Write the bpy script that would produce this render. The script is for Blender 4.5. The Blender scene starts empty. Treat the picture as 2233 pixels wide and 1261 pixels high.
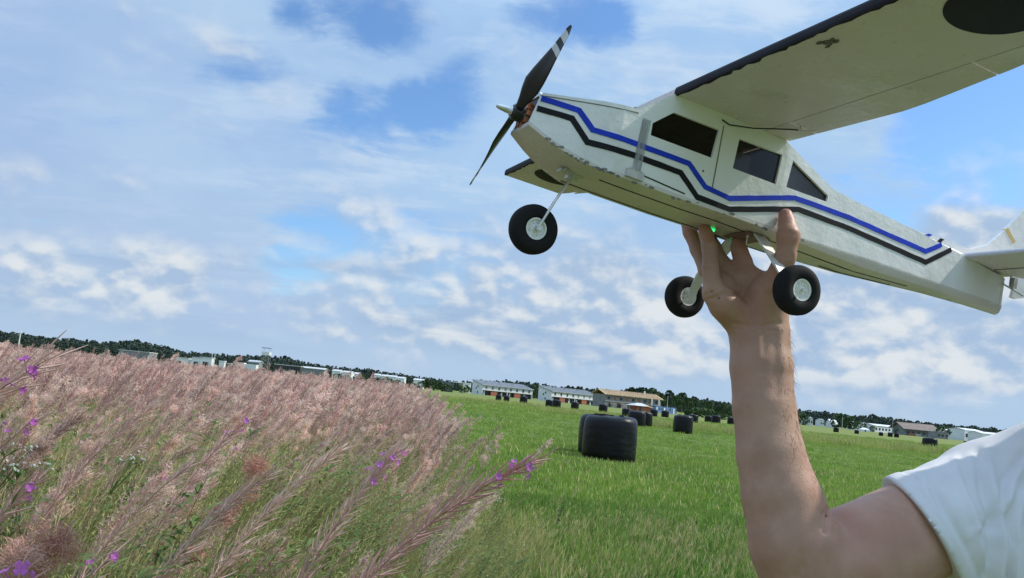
import bpy, bmesh, math, random
import numpy as np
from mathutils import Vector, Matrix, geometry
random.seed(7); rng = np.random.default_rng(7)
sc = bpy.context.scene
COL = sc.collection

# ------------------------------------------------------------------ camera, sky, sun, exposure
FPX, CX, CY = 1858.0, 1116.5, 630.5          # focal length and centre in photo pixels
EYE = np.array([0.0, 0.0, 1.5])
PITCH, ROLL = math.radians(7.06), math.radians(5.43)
fw = np.array([0, math.cos(PITCH), math.sin(PITCH)])
up0 = np.array([0, -math.sin(PITCH), math.cos(PITCH)])
ex = np.array([1.0, 0, 0])
RIGHT = math.cos(ROLL)*ex + math.sin(ROLL)*up0
UP = math.cos(ROLL)*up0 - math.sin(ROLL)*ex
CAM = np.stack([RIGHT, UP, -fw], 1)           # camera axes (x right, y up, z back) in the world
cd = bpy.data.cameras.new('camera'); cam = bpy.data.objects.new('camera', cd); COL.objects.link(cam)
cd.sensor_width = 36.0; cd.lens = FPX/2233*36.0; cd.clip_start = 0.02; cd.clip_end = 6000
cam.matrix_world = Matrix([[*CAM[i], EYE[i]] for i in range(3)] + [[0, 0, 0, 1]])
sc.camera = cam

SUN_EL, SUN_ROT = math.radians(44), math.radians(78)     # rotation clockwise from +Y
sdir = Vector((math.sin(SUN_ROT)*math.cos(SUN_EL), math.cos(SUN_ROT)*math.cos(SUN_EL), math.sin(SUN_EL)))
sl = bpy.data.lights.new('sun', 'SUN'); sl.energy = 3.3; sl.angle = math.radians(1.5); sl.color = (1.0, .94, .84)
so = bpy.data.objects.new('sun', sl); COL.objects.link(so); so.rotation_euler = sdir.to_track_quat('Z', 'Y').to_euler()
sc.view_settings.view_transform = 'Standard'; sc.view_settings.look = 'None'
sc.view_settings.gamma = 1; sc.view_settings.use_curve_mapping = False; sc.view_settings.exposure = 0.25

def raydir(px, py):
    v = CAM @ np.array([(px-CX)/FPX, -(py-CY)/FPX, -1.0]); return v/np.linalg.norm(v)

class NT:                                     # small helper for node trees
    def __init__(s, tree): s.t = tree
    def n(s, typ, **kw):
        n = s.t.nodes.new(typ)
        for k, v in kw.items():
            if k.startswith('_'): setattr(n, k[1:], v)
        return n
    def l(s, a, b): s.t.links.new(a, b)
    def put(s, sock, v):
        if isinstance(v, bpy.types.NodeSocket): s.l(v, sock)
        else: sock.default_value = v
    def math(s, op, a, b=0.0, c=None, clamp=False):
        n = s.n('ShaderNodeMath', _operation=op, _use_clamp=clamp)
        s.put(n.inputs[0], a); s.put(n.inputs[1], b)
        if c is not None: s.put(n.inputs[2], c)
        return n.outputs[0]
    def vmath(s, op, a, b=None, out=0):
        n = s.n('ShaderNodeVectorMath', _operation=op); s.put(n.inputs[0], a)
        if b is not None: s.put(n.inputs[3 if op == 'SCALE' else 1], b)
        return n.outputs[out]
    def step(s, x, a, b, lo=0.0, hi=1.0):
        n = s.n('ShaderNodeMapRange', _interpolation_type='SMOOTHSTEP')
        s.put(n.inputs[0], x); s.put(n.inputs[1], a); s.put(n.inputs[2], b); s.put(n.inputs[3], lo); s.put(n.inputs[4], hi)
        return n.outputs[0]
    def noise(s, vec, scale, detail=4.0, rough=.55, out=0):
        n = s.n('ShaderNodeTexNoise'); s.put(n.inputs['Vector'], vec)
        n.inputs['Scale'].default_value = scale; n.inputs['Detail'].default_value = detail; n.inputs['Roughness'].default_value = rough
        return n.outputs[out]
    def mix(s, f, a, b):
        n = s.n('ShaderNodeMix', _data_type='RGBA'); s.put(n.inputs[0], f)
        for i, v in ((6, a), (7, b)):
            if isinstance(v, (tuple, list)): v = (*v[:3], 1.0)
            s.put(n.inputs[i], v)
        return n.outputs[2]

def srgb(r, g, b):
    f = lambda c: c/12.92 if c <= .04045 else ((c+.055)/1.055)**2.4
    return tuple(f(x/255) for x in (r, g, b))

w = bpy.data.worlds.new('World'); sc.world = w; w.use_nodes = True
w.node_tree.nodes.clear(); T = NT(w.node_tree)
sky = T.n('ShaderNodeTexSky', _sky_type='NISHITA', _sun_disc=False, _sun_elevation=SUN_EL, _sun_rotation=SUN_ROT)
sky.air_density = 1.0; sky.dust_density = 0.6; sky.ozone_density = 1.5
tc = T.n('ShaderNodeTexCoord'); D = T.vmath('NORMALIZE', tc.outputs['Generated'])
sep = T.n('ShaderNodeSeparateXYZ'); T.l(D, sep.inputs[0]); dz = sep.outputs[2]
# cloud sheet seen in perspective: project the direction on a ceiling
den = T.math('ADD', T.math('MAXIMUM', dz, 0.0), 0.10)
cmb = T.n('ShaderNodeCombineXYZ'); T.l(T.math('DIVIDE', sep.outputs[0], den), cmb.inputs[0]); T.l(T.math('DIVIDE', sep.outputs[1], den), cmb.inputs[1])
sheet = cmb.outputs[0]
st = T.vmath('MULTIPLY', sheet, (0.8, 1.25, 1.0))
n1 = T.noise(st, .9, 4, .5); n2 = T.noise(T.vmath('ADD', T.vmath('MULTIPLY', D, (1.6, 1.6, 3.2)), (7.3, 2.1, 0)), 2.6, 6, .55)
wisp = T.noise(T.vmath('ADD', T.vmath('MULTIPLY', sheet, (1.3, 2.6, 1.0)), T.vmath('SCALE', T.noise(sheet, 1.6, 4, .6, out=1), 1.1)), 1.5, 9, .62)      # combed thin cloud
flock = T.noise(T.vmath('MULTIPLY', D, (1.0, 1.0, 1.9)), 11.0, 8, .60)
warp = T.vmath('SCALE', T.vmath('SUBTRACT', T.noise(D, 7.0, 5, .6, out=1), (.5, .5, .5)), .085)
DW = T.vmath('ADD', D, warp)
def blobs(lst):
    acc = None
    for px, py, r, a in lst:
        c = raydir(px, py); d = T.vmath('DISTANCE', DW, tuple(c), out=1)
        v = T.step(d, r/FPX*1.25, 0.0, 0.0, a)
        acc = v if acc is None else T.math('ADD', acc, v)
    return acc
hole = blobs([(960, 215, 110, .9), (890, 225, 80, .6), (790, 270, 110, .8), (700, 262, 80, .6), (650, 30, 70, .7), (770, 35, 90, .8), (860, 30, 80, .6),
              (560, 160, 110, .35), (500, 130, 80, .25), (720, 540, 150, .55), (860, 560, 120, .55), (950, 600, 150, .5), (1050, 640, 120, .45), (620, 535, 90, .4),
              (2080, 230, 140, .85), (2190, 190, 130, .8), (2000, 290, 90, .55), (2150, 350, 110, .45), (1290, 75, 90, .7), (1200, 40, 90, .55), (1350, 60, 70, .4),
              (1880, 430, 110, .4), (2080, 420, 110, .6), (1940, 480, 60, .5), (2215, 380, 90, .5), (1050, 130, 80, .35)])
nh = T.math('ADD', T.math('MULTIPLY', T.math('SUBTRACT', n1, .5), .8), T.math('ADD', T.math('MULTIPLY', T.math('SUBTRACT', wisp, .5), -1.5), T.math('MULTIPLY', T.math('SUBTRACT', flock, .5), -.5)))
H = T.step(T.math('ADD', hole, nh), .10, .78)
blue = T.vmath('MULTIPLY', sky.outputs[0], (.092, .122, .150))     # blue of the clear sky (Nishita at a daylight strength)
cl_a = T.mix(T.step(n2, .35, .68), srgb(141, 173, 214), srgb(168, 196, 223))
cl_left = T.mix(T.step(sep.outputs[0], -.55, .1), srgb(158, 180, 211), srgb(156, 190, 224))
cl = T.mix(.5, cl_a, cl_left)
cl = T.mix(T.math('MULTIPLY', T.step(T.math('ADD', wisp, T.math('MULTIPLY', T.math('SUBTRACT', flock, .5), .25)), .47, .74), T.math('MULTIPLY', T.step(dz, .04, .16, .15, .8), T.step(sep.outputs[0], -.45, .05, .35, 1.0))), cl, srgb(190, 207, 225))
cl = T.mix(T.step(dz, .26, .06, 0, .45), cl, srgb(174, 191, 211))
c1 = T.mix(H, cl, blue)
# cumulus heaps: puffs in the lower sky, lit tops, greyer bases
def puffs(off):
    pv = T.vmath('MULTIPLY', T.vmath('ADD', D, off), (1.0, 1.0, 1.55))
    wv = T.vmath('ADD', pv, T.vmath('SCALE', T.vmath('SUBTRACT', T.noise(pv, 16, 3, .6, out=1), (.5, .5, .5)), .05))
    acc = T.noise(pv, 4.2, 9, .60)
    for sc_, am in ((11.0, .16), (31.0, .09)):
        v = T.n('ShaderNodeTexVoronoi', _feature='SMOOTH_F1'); T.l(wv, v.inputs['Vector']); v.inputs['Scale'].default_value = sc_; v.inputs['Smoothness'].default_value = .35
        acc = T.math('ADD', acc, T.math('MULTIPLY', T.math('SUBTRACT', .42, v.outputs['Distance']), am*1.6))
    return acc
p1 = puffs((0, 0, 0)); p2 = puffs(tuple(.012*np.array([.45, 0, .9])))
cum = blobs([(110, 590, 90, .55), (230, 610, 80, .4), (330, 630, 110, .6), (400, 615, 60, .4), (30, 610, 60, .3), (660, 690, 90, .35), (520, 710, 70, .3), (720, 745, 60, .25), (1060, 700, 110, .45), (900, 740, 90, .45),
             (1000, 750, 120, .35), (1250, 700, 140, .55), (1340, 660, 110, .5), (1300, 760, 150, .4), (1420, 720, 120, .5), (1500, 800, 120, .4), (1800, 700, 160, .45), (1850, 790, 150, .5),
             (2100, 500, 110, .75), (2180, 530, 90, .6), (2050, 520, 70, .4), (2000, 800, 150, .45), (2150, 780, 140, .4), (1150, 800, 130, .35), (800, 780, 110, .3), (750, 455, 60, .22), (830, 465, 50, .22),
             (1880, 620, 130, .35), (1270, 590, 130, .3), (120, 690, 70, .2), (250, 130, 150, .18), (60, 320, 140, .2)])
bank = T.math('MULTIPLY', T.step(dz, .03, .06), T.step(dz, .23, .12, 0, .22))
bank = T.math('MULTIPLY', bank, T.step(sep.outputs[0], -.30, -.02, .25, 1.0))
P = T.step(T.math('ADD', T.math('SUBTRACT', p1, .52), T.math('ADD', T.math('MULTIPLY', bank, 1.35), T.math('MULTIPLY', cum, .50))), -.06, .40)
lit = T.step(T.math('ADD', T.math('SUBTRACT', p1, p2), T.math('MULTIPLY', T.math('SUBTRACT', p1, .55), .10)), -.085, .085)
cumc = T.mix(lit, srgb(156, 179, 206), srgb(207, 213, 218))
c2 = T.mix(T.math('MULTIPLY', P, T.step(dz, .55, .30)), c1, cumc)
# grey flat bases low over the horizon, then the pale horizon air
bands = T.noise(T.vmath('MULTIPLY', D, (1.0, 1.0, 7.0)), 3.0, 5, .55)
Bm = T.math('MULTIPLY', T.math('MULTIPLY', T.step(bands, .50, .66), T.step(dz, .17, .10)), T.step(dz, .01, .05))
c3 = T.mix(T.math('MULTIPLY', Bm, .75), c2, srgb(143, 170, 202))
c4 = T.mix(T.step(dz, .075, .0, 0, .8), c3, srgb(164, 187, 211))
# overcast skies grow brighter towards the zenith
gain = T.step(dz, .35, .95, 1.0, 1.9)
c5 = T.vmath('SCALE', c4, gain)
bg = T.n('ShaderNodeBackground'); T.l(c5, bg.inputs[0]); bg.inputs[1].default_value = 1.0
T.l(bg.outputs[0], T.n('ShaderNodeOutputWorld').inputs[0])
try: w.cycles.sampling_method = 'MANUAL'; w.cycles.sample_map_resolution = 512
except Exception: pass

# ------------------------------------------------------------------ helpers
def C(px, py, d):                             # a point seen at a photo pixel, d metres ahead, in camera axes
    return np.array([(px-CX)/FPX*d, -(py-CY)/FPX*d, -d])
def cam2w(v): return np.asarray(v) @ CAM.T + EYE
def project(p):                               # world -> photo pixels
    v = (np.asarray(p)-EYE) @ CAM; return CX+FPX*v[..., 0]/-v[..., 2], CY-FPX*v[..., 1]/-v[..., 2]
def gd(px, D, z=0.0):                         # ground point D metres ahead (world y) that is seen in column px
    a = (px-CX)/FPX
    # x_cam = a * depth, both linear in world x
    r0 = np.array([0, D, z])-EYE; A0, B0 = r0 @ CAM[:, 0], -(r0 @ CAM[:, 2]); A1, B1 = CAM[0, 0], -CAM[0, 2]
    return np.array([(a*B0-A0)/(A1-a*B1), D, z])

def tag(o, label=None, cat=None, group=None, kind=None):
    for k, v in (('label', label), ('category', cat), ('group', group), ('kind', kind)):
        if v: o[k] = v
    return o
def link(name, me, parent=None):
    o = bpy.data.objects.new(name, me); COL.objects.link(o)
    if parent is not None: o.parent = parent
    return o
def empty(name, loc, rz=0.0):
    o = bpy.data.objects.new(name, None); COL.objects.link(o); o.location = loc; o.rotation_euler = (0, 0, rz); o.empty_display_size = .1
    return o
def mk(name, V, F, mats, mi=None, smooth=False, angle=None):
    me = bpy.data.meshes.new(name); me.from_pydata([tuple(v) for v in V], [], [tuple(f) for f in F])
    for m in (mats if isinstance(mats, (list, tuple)) else [mats]): me.materials.append(m)
    if mi is not None: me.polygons.foreach_set('material_index', np.asarray(mi, dtype=np.int32))
    if smooth or angle: me.polygons.foreach_set('use_smooth', [True]*len(me.polygons))
    if angle: me.set_sharp_from_angle(angle=math.radians(angle))
    me.update(); return me
class MB:                                     # collects simple shapes into one mesh
    def __init__(s): s.V = []; s.F = []; s.M = []
    def add(s, V, F, m=0):
        b = len(s.V); s.V += [tuple(v) for v in V]; s.F += [tuple(i+b for i in f) for f in F]; s.M += [m]*len(F); return s
    def box(s, c, d, m=0, rz=0.0, top=None):
        x, y, z = (k/2 for k in d); tx, ty = top or (1, 1); ca, sa = math.cos(rz), math.sin(rz)
        V = []
        for sz in (-1, 1):
            for sx, sy in ((-1, -1), (1, -1), (1, 1), (-1, 1)):
                X, Y = sx*x*(tx if sz > 0 else 1), sy*y*(ty if sz > 0 else 1)
                V.append((c[0]+X*ca-Y*sa, c[1]+X*sa+Y*ca, c[2]+sz*z))
        return s.add(V, [(3, 2, 1, 0), (4, 5, 6, 7), (0, 1, 5, 4), (1, 2, 6, 5), (2, 3, 7, 6), (3, 0, 4, 7)], m)
    def tube(s, pts, rad, n=8, m=0, cap=True):
        pts = [np.array(p, float) for p in pts]; rad = rad if isinstance(rad, (list, tuple)) else [rad]*len(pts); V = []; F = []
        t0 = pts[1]-pts[0]; a = np.cross(t0, [0, 0, 1.0])
        if np.linalg.norm(a) < 1e-6*np.linalg.norm(t0)+1e-12: a = np.array([1.0, 0, 0])
        for i, p in enumerate(pts):
            t = pts[min(i+1, len(pts)-1)]-pts[max(i-1, 0)]; t = t/np.linalg.norm(t)
            a = a-t*(a@t); a = a/np.linalg.norm(a); b = np.cross(t, a)
            for k in range(n):
                q = 2*math.pi*k/n; V.append(p+rad[i]*(math.cos(q)*a+math.sin(q)*b))
        for i in range(len(pts)-1):
            for k in range(n): F.append((i*n+k, i*n+(k+1) % n, (i+1)*n+(k+1) % n, (i+1)*n+k))
        if cap: F.append(tuple(range(n-1, -1, -1))); F.append(tuple((len(pts)-1)*n+k for k in range(n)))
        return s.add(V, F, m)
    def lathe(s, prof, o, axis, n=32, m=0):   # prof: (offset along axis, radius)
        o = np.array(o, float); ax = np.array(axis, float); ax /= np.linalg.norm(ax)
        a = np.cross(ax, [0, 0, 1.0]) if abs(ax[2]) < .9 else np.cross(ax, [1.0, 0, 0]); a /= np.linalg.norm(a); b = np.cross(ax, a); V = []; F = []
        for t, r in prof:
            for k in range(n):
                q = 2*math.pi*k/n; V.append(o+ax*t+r*(math.cos(q)*a+math.sin(q)*b))
        for i in range(len(prof)-1):
            for k in range(n): F.append((i*n+k, i*n+(k+1) % n, (i+1)*n+(k+1) % n, (i+1)*n+k))
        if prof[0][1] > 1e-5: F.append(tuple(range(n-1, -1, -1)))
        if prof[-1][1] > 1e-5: F.append(tuple((len(prof)-1)*n+k for k in range(n)))
        return s.add(V, F, m)
    def prism(s, poly, a, b, m=0):            # poly extruded from offset vector a to b
        n = len(poly); V = [np.array(p)+np.array(a) for p in poly]+[np.array(p)+np.array(b) for p in poly]
        return s.add(V, [tuple(range(n-1, -1, -1)), tuple(range(n, 2*n))]+[(i, (i+1) % n, n+(i+1) % n, n+i) for i in range(n)], m)
    def mesh(s, name, mats, **kw):
        return mk(name, s.V, s.F, mats, s.M, **kw)
    def build(s, name, mats, parent=None, **kw): return link(name, s.mesh(name, mats, **kw), parent)

def fixn(o):                                  # outward normals
    bm = bmesh.new(); bm.from_mesh(o.data); bmesh.ops.recalc_face_normals(bm, faces=bm.faces); bm.to_mesh(o.data); bm.free(); return o

def mat(name, col, rough=.6, var=0.0, vscale=5.0, spec=.5, bump=0.0, bscale=40.0, metal=0.0, rand=0.0, trans=0.0, col2=None, sss=0.0, vec='Object', bdist=.002, detail=5.0, lo=.35, hi=.65):
    m = bpy.data.materials.new(name); m.use_nodes = True; t = m.node_tree; t.nodes.clear(); N = NT(t)
    out = N.n('ShaderNodeOutputMaterial'); p = N.n('ShaderNodeBsdfPrincipled')
    p.inputs['Roughness'].default_value = rough; p.inputs['Metallic'].default_value = metal; p.inputs['Specular IOR Level'].default_value = spec
    c = (*col, 1.0); tcn = N.n('ShaderNodeTexCoord'); co = tcn.outputs[vec]
    if col2 or var:
        b = col2 or tuple(min(1, x*(1+var)) for x in col); a = col if col2 else tuple(x*(1-var) for x in col)
        c = N.mix(N.step(N.noise(co, vscale, detail, .6), lo, hi), a, b)
    if rand:
        oi = N.n('ShaderNodeObjectInfo'); hs = N.n('ShaderNodeHueSaturation')
        N.put(hs.inputs['Color'], c); N.put(hs.inputs['Value'], N.math('ADD', N.math('MULTIPLY', oi.outputs['Random'], 2*rand), 1-rand))
        r2 = N.math('FRACT', N.math('MULTIPLY', oi.outputs['Random'], 17.3)); N.put(hs.inputs['Hue'], N.math('ADD', N.math('MULTIPLY', r2, .05*min(1, rand*3)), .5-.025*min(1, rand*3)))
        c = hs.outputs[0]
    N.put(p.inputs['Base Color'], c)
    if sss:
        p.inputs['Subsurface Weight'].default_value = sss; p.inputs['Subsurface Radius'].default_value = (1, .35, .2); p.inputs['Subsurface Scale'].default_value = .006
    if bump:
        bn = N.n('ShaderNodeBump'); bn.inputs['Strength'].default_value = bump; bn.inputs['Distance'].default_value = bdist
        N.l(N.noise(co, bscale, 5, .6), bn.inputs['Height']); N.l(bn.outputs[0], p.inputs['Normal'])
    sh = p.outputs[0]
    if trans:
        tr = N.n('ShaderNodeBsdfTranslucent'); N.put(tr.inputs[0], c); mx = N.n('ShaderNodeMixShader'); mx.inputs[0].default_value = trans
        N.l(sh, mx.inputs[1]); N.l(tr.outputs[0], mx.inputs[2]); sh = mx.outputs[0]
    N.l(sh, out.inputs[0]); m['bsdf'] = p.name
    return m

def points_object(name, pts, rots, scl, idx, sources):     # uncountable stuff: instances of small meshes on points
    me = bpy.data.meshes.new(name); n = len(pts); me.vertices.add(n); me.vertices.foreach_set('co', np.asarray(pts, np.float32).ravel())
    for nm, typ, dat in (('rot', 'FLOAT_VECTOR', rots), ('scl', 'FLOAT', scl), ('idx', 'INT', idx)):
        a = me.attributes.new(nm, typ, 'POINT'); d = np.asarray(dat, np.int32 if typ == 'INT' else np.float32).ravel()
        a.data.foreach_set('vector' if typ == 'FLOAT_VECTOR' else 'value', d)
    o = link(name, me); g = bpy.data.node_groups.new(name, 'GeometryNodeTree'); G = NT(g)
    g.interface.new_socket('Geometry', in_out='INPUT', socket_type='NodeSocketGeometry'); g.interface.new_socket('Geometry', in_out='OUTPUT', socket_type='NodeSocketGeometry')
    gi = G.n('NodeGroupInput'); go = G.n('NodeGroupOutput'); jn = G.n('GeometryNodeJoinGeometry')
    def attr(nm, t):
        a = G.n('GeometryNodeInputNamedAttribute', _data_type=t); a.inputs[0].default_value = nm; return a.outputs[0]
    ra, sa, ia = attr('rot', 'FLOAT_VECTOR'), attr('scl', 'FLOAT'), attr('idx', 'INT')
    for k, sme in enumerate(sources):
        src = bpy.data.objects.new(name+'_source', sme)
        oi = G.n('GeometryNodeObjectInfo'); oi.inputs[0].default_value = src
        if 'As Instance' in oi.inputs: oi.inputs['As Instance'].default_value = True
        ip = G.n('GeometryNodeInstanceOnPoints'); cmpn = G.n('FunctionNodeCompare', _data_type='INT', _operation='EQUAL')
        G.l(ia, cmpn.inputs[2]); cmpn.inputs[3].default_value = k
        G.l(gi.outputs[0], ip.inputs['Points']); G.l(cmpn.outputs[0], ip.inputs['Selection']); G.l(oi.outputs['Geometry'], ip.inputs['Instance'])
        e2r = G.n('FunctionNodeEulerToRotation'); G.l(ra, e2r.inputs[0]); G.l(e2r.outputs[0], ip.inputs['Rotation']); G.l(sa, ip.inputs['Scale'])
        G.l(ip.outputs[0], jn.inputs[0])
    G.l(jn.outputs[0], go.inputs[0])
    md = o.modifiers.new('scatter', 'NODES'); md.node_group = g
    return o
# ------------------------------------------------------------------ ground
def ground_material():
    m = bpy.data.materials.new('meadow'); m.use_nodes = True; t = m.node_tree; t.nodes.clear(); N = NT(t)
    p = N.n('ShaderNodeBsdfPrincipled'); p.inputs['Roughness'].default_value = .95; p.inputs['Specular IOR Level'].default_value = .1
    co = N.n('ShaderNodeTexCoord').outputs['Object']
    big = N.noise(co, .045, 5, .55); mid = N.noise(N.vmath('ADD', co, (31, 7, 0)), .5, 6, .6); fine = N.noise(co, 7.0, 6, .65)
    c = N.mix(N.step(big, .38, .62), (.15, .210, .062), (.19, .240, .075))
    c = N.mix(N.step(mid, .40, .70, 0, .7), c, (.095, .14, .045))
    c = N.mix(N.step(N.noise(N.vmath('ADD', co, (3, 90, 0)), .22, 5, .6), .55, .70, 0, .6), c, (.21, .22, .06))
    c = N.mix(N.step(fine, .35, .7, 0, .55), c, (.045, .085, .018))
    sp = N.n('ShaderNodeSeparateXYZ'); N.l(co, sp.inputs[0])
    far = N.math('ADD', sp.outputs[1], N.math('MULTIPLY', N.math('SUBTRACT', big, .5), 60))
    c = N.mix(N.step(far, 55, 95, 0, .8), c, (.185, .215, .065))          # rougher, yellower pasture beyond the mown strip
    N.put(p.inputs['Base Color'], c)
    b = N.n('ShaderNodeBump'); b.inputs['Strength'].default_value = .7; b.inputs['Distance'].default_value = .08
    N.l(N.noise(co, 3.0, 8, .7), b.inputs['Height']); N.l(b.outputs[0], p.inputs['Normal'])
    N.l(p.outputs[0], N.n('ShaderNodeOutputMaterial').inputs[0]); return m
S = 4500
g = link('ground', mk('ground', [(-S, -S, 0), (S, -S, 0), (S, S, 0), (-S, S, 0)], [(0, 1, 2, 3)], ground_material())); tag(g, kind='structure')

# ------------------------------------------------------------------ far forest: one mass of trees
M_forest = mat('hazy_green', (.044, .066, .058), .9, spec=.1, col2=(.070, .094, .068), vscale=.06, lo=.4, hi=.6)  # distance haze put into the colour: lighter, bluer green
def crown_tris(n, r, h, base, taper, rnd):     # leaf clumps through a crown volume, as loose triangles
    t = rnd.random(n)**.8; ang = rnd.random(n)*2*math.pi
    prof = np.sqrt(np.clip(1-(2*t-1)**2, 0, 1))*(1-taper)+(1-t)*taper+.08
    rr = r*prof*np.sqrt(rnd.uniform(.25, 1, n)); c = np.stack([rr*np.cos(ang), rr*np.sin(ang), base+t*h], 1)
    return c
def clump_mesh(cs, size, rnd, flat=.6):
    n = len(cs); k = 4
    a = rnd.normal(size=(n, 3)); a /= np.linalg.norm(a, axis=1)[:, None]; b = rnd.normal(size=(n, 3)); b -= a*(a*b).sum(1)[:, None]; b /= np.linalg.norm(b, axis=1)[:, None]
    s = (size*rnd.uniform(.6, 1.4, n))[:, None]; nrm = np.cross(a, b)
    V = np.stack([cs+a*s, cs+b*s*.9, cs-a*s*.8, cs-b*s, cs+nrm*s*flat], 1).reshape(-1, 3)
    o = np.arange(n)[:, None]*5
    F = np.concatenate([o+np.array([[0, 1, 4]]), o+np.array([[1, 2, 4]]), o+np.array([[2, 3, 4]]), o+np.array([[3, 0, 4]])])
    return V, F
def quick(name, V, F, mats, mi=None):
    me = bpy.data.meshes.new(name); n = len(F); k = F.shape[1]
    me.vertices.add(len(V)); me.vertices.foreach_set('co', np.asarray(V, np.float32).ravel())
    me.loops.add(n*k); me.loops.foreach_set('vertex_index', np.asarray(F, np.int32).ravel())
    me.polygons.add(n); me.polygons.foreach_set('loop_start', np.arange(0, n*k, k, dtype=np.int32))
    for m in (mats if isinstance(mats, (list, tuple)) else [mats]): me.materials.append(m)
    if mi is not None: me.polygons.foreach_set('material_index', np.asarray(mi, np.int32))
    me.update(calc_edges=True); return me
ridge = [(-250, 34), (0, 35), (100, 32), (220, 32), (290, 42), (340, 36), (400, 29), (500, 30), (620, 36), (640, 32), (700, 26), (800, 28), (900, 23), (1000, 20), (1050, 27), (1100, 32), (1200, 31), (1340, 32),
         (1380, 38), (1460, 36), (1500, 34), (1595, 28), (1740, 28), (1790, 30), (1850, 27), (1900, 31), (2000, 27), (2200, 28), (2500, 30)]
rx, rh = zip(*ridge)
Vs, Fs, nb = [], [], 0
for row, DD in enumerate((1180, 1130, 1080, 1030, 985, 945, 905)):
    x = -300.0
    while x < 2560:
        hpx = np.interp(x, rx, rh)*1.04; D = DD+rng.uniform(-25, 25); h = hpx*D/FPX*(.86+.22*rng.random()-(.045*row)); b = gd(x, D)
        con = rng.random() < .45
        r = h*(.16 if con else .30)*rng.uniform(.8, 1.25)
        c = crown_tris(62 if con else 76, r, h*(.95 if con else .92), h*(.03 if con else .06), .9 if con else .15, rng)+b
        V, F = clump_mesh(c, h*.075, rng); Vs.append(V); Fs.append(F+nb); nb += len(V)
        x += rng.uniform(5, 9.5)
fo = link('forest', quick('forest', np.concatenate(Vs), np.concatenate(Fs), M_forest)); tag(fo, kind='stuff')

# ------------------------------------------------------------------ single trees and shrubs between the field and the forest
M_leafA = mat('leaf_dark', (.030, .055, .024), .85, spec=.15, var=.35, vscale=.5, rand=.15)
M_leafB = mat('leaf_mid', (.055, .095, .034), .85, spec=.15, var=.35, vscale=.5, rand=.15)
M_trunk = mat('bark', (.16, .12, .085), .9, var=.3, vscale=2.0)
M_birch = mat('pale_bark', (.55, .52, .46), .8, var=.3, vscale=1.0)
def tree(name, px, D, h, r, kind, label, cat='tree', group=None, bark=None):
    b = gd(px, D); e = empty(name, tuple(b)); tag(e, label, cat, group); rnd = np.random.default_rng(int(px*13+D))
    if kind == 'pine': c = np.concatenate([crown_tris(200, r, h*.62, h*.38, .25, rnd)])
    elif kind == 'conifer': c = crown_tris(200, r, h*.9, h*.1, .95, rnd)
    elif kind == 'shrub': c = crown_tris(180, r, h*.98, h*.02, .05, rnd)
    else: c = crown_tris(240, r, h*.8, h*.2, .12, rnd)
    # lobes: pull clumps to a few sub-centres so that gaps open between them
    lob = c[rnd.integers(0, len(c), 9)]; k = np.argmin(((c[:, None]-lob[None])**2).sum(2), 1); c = c+(lob[k]-c)*rnd.uniform(.1, .45, (len(c), 1))
    V, F = clump_mesh(c, max(h*.055, r*.12), rnd); link('crown', quick('crown', V, F, M_leafA if kind in ('pine', 'conifer') else M_leafB), e)
    mb = MB(); mb.tube([(0, 0, -.2), (.03*h*rnd.uniform(-1, 1), 0, h*.4), (.05*h*rnd.uniform(-1, 1), .02*h, h*.85)], [h*.022, h*.016, h*.006], 7)
    for i in range(4):
        z = h*(.35+.12*i); a = rnd.random()*6.28; mb.tube([(0, 0, z), (r*.6*math.cos(a), r*.6*math.sin(a), z+h*.14)], [h*.008, h*.003], 5)
    mb.build('trunk', bark or M_trunk, e); return e
def H(px): return 755+.095*px                  # horizon row in column px
def hgt(px, py, D): return (H(px)-py)*D/FPX+1.5  # height of a point seen at px, py standing D ahead
words_w = ['behind the unfinished timber-roofed building', 'to the right of the blue site cabin', 'beyond the row of bales near the arm']
TR = [(1352, 853, 560, .30, 'pine', 'slim dark pine at the left end of the tall clump behind the timber-roofed building'),
      (1374, 844, 560, .32, 'pine', 'tall dark pine with the leftmost high round top behind the timber-roofed building'),
      (1392, 846, 570, .30, 'pine', 'dark pine second in the tall clump behind the timber-roofed building'),
      (1402, 845, 565, .30, 'pine', 'dark pine in the middle of the tall clump behind the timber-roofed building'),
      (1419, 847, 560, .34, 'tree', 'dark broad tree with pale bare stems at the right end of the tall clump'),
      (1438, 856, 540, .34, 'tree', 'mid-height dark tree right above the right end of the timber-roofed building'),
      (1458, 852, 545, .30, 'pine', 'tall dark pine standing alone above the blue site cabin'),
      (1474, 862, 520, .36, 'tree', 'rounded green tree right behind the thin pole by the blue cabin'),
      (1486, 856, 540, .28, 'pine', 'dark pine with a rounded top right of the thin pole'),
      (1500, 868, 500, .38, 'tree', 'broad olive-green tree in the wood edge above the middle black bale'),
      (1512, 866, 520, .30, 'pine', 'pointed dark tree just right of the broad olive tree at the wood edge'),
      (1528, 872, 500, .40, 'tree', 'bushy green tree with brownish foliage at the wood edge'),
      (1545, 875, 500, .36, 'tree', 'low rounded tree in the dip of the wood edge'),
      (1560, 874, 520, .28, 'conifer', 'dark spruce-like tree rising from the dip of the wood edge'),
      (1576, 878, 500, .38, 'tree', 'broad dark tree near the raised forearm'),
      (1592, 880, 500, .36, 'tree', 'dark tree half hidden by the left side of the raised forearm'),
      (1312, 853, 640, .28, 'conifer', 'dark tree in the gap left of the timber-roofed building'),
      (1326, 856, 620, .32, 'tree', 'green tree touching the left end of the timber roof'),
      (1172, 838, 640, .30, 'tree', 'green tree in the gap between the two white row houses'),
      (1164, 842, 600, .30, 'tree', 'lower green tree at the right gable of the first white row house')]
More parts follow.
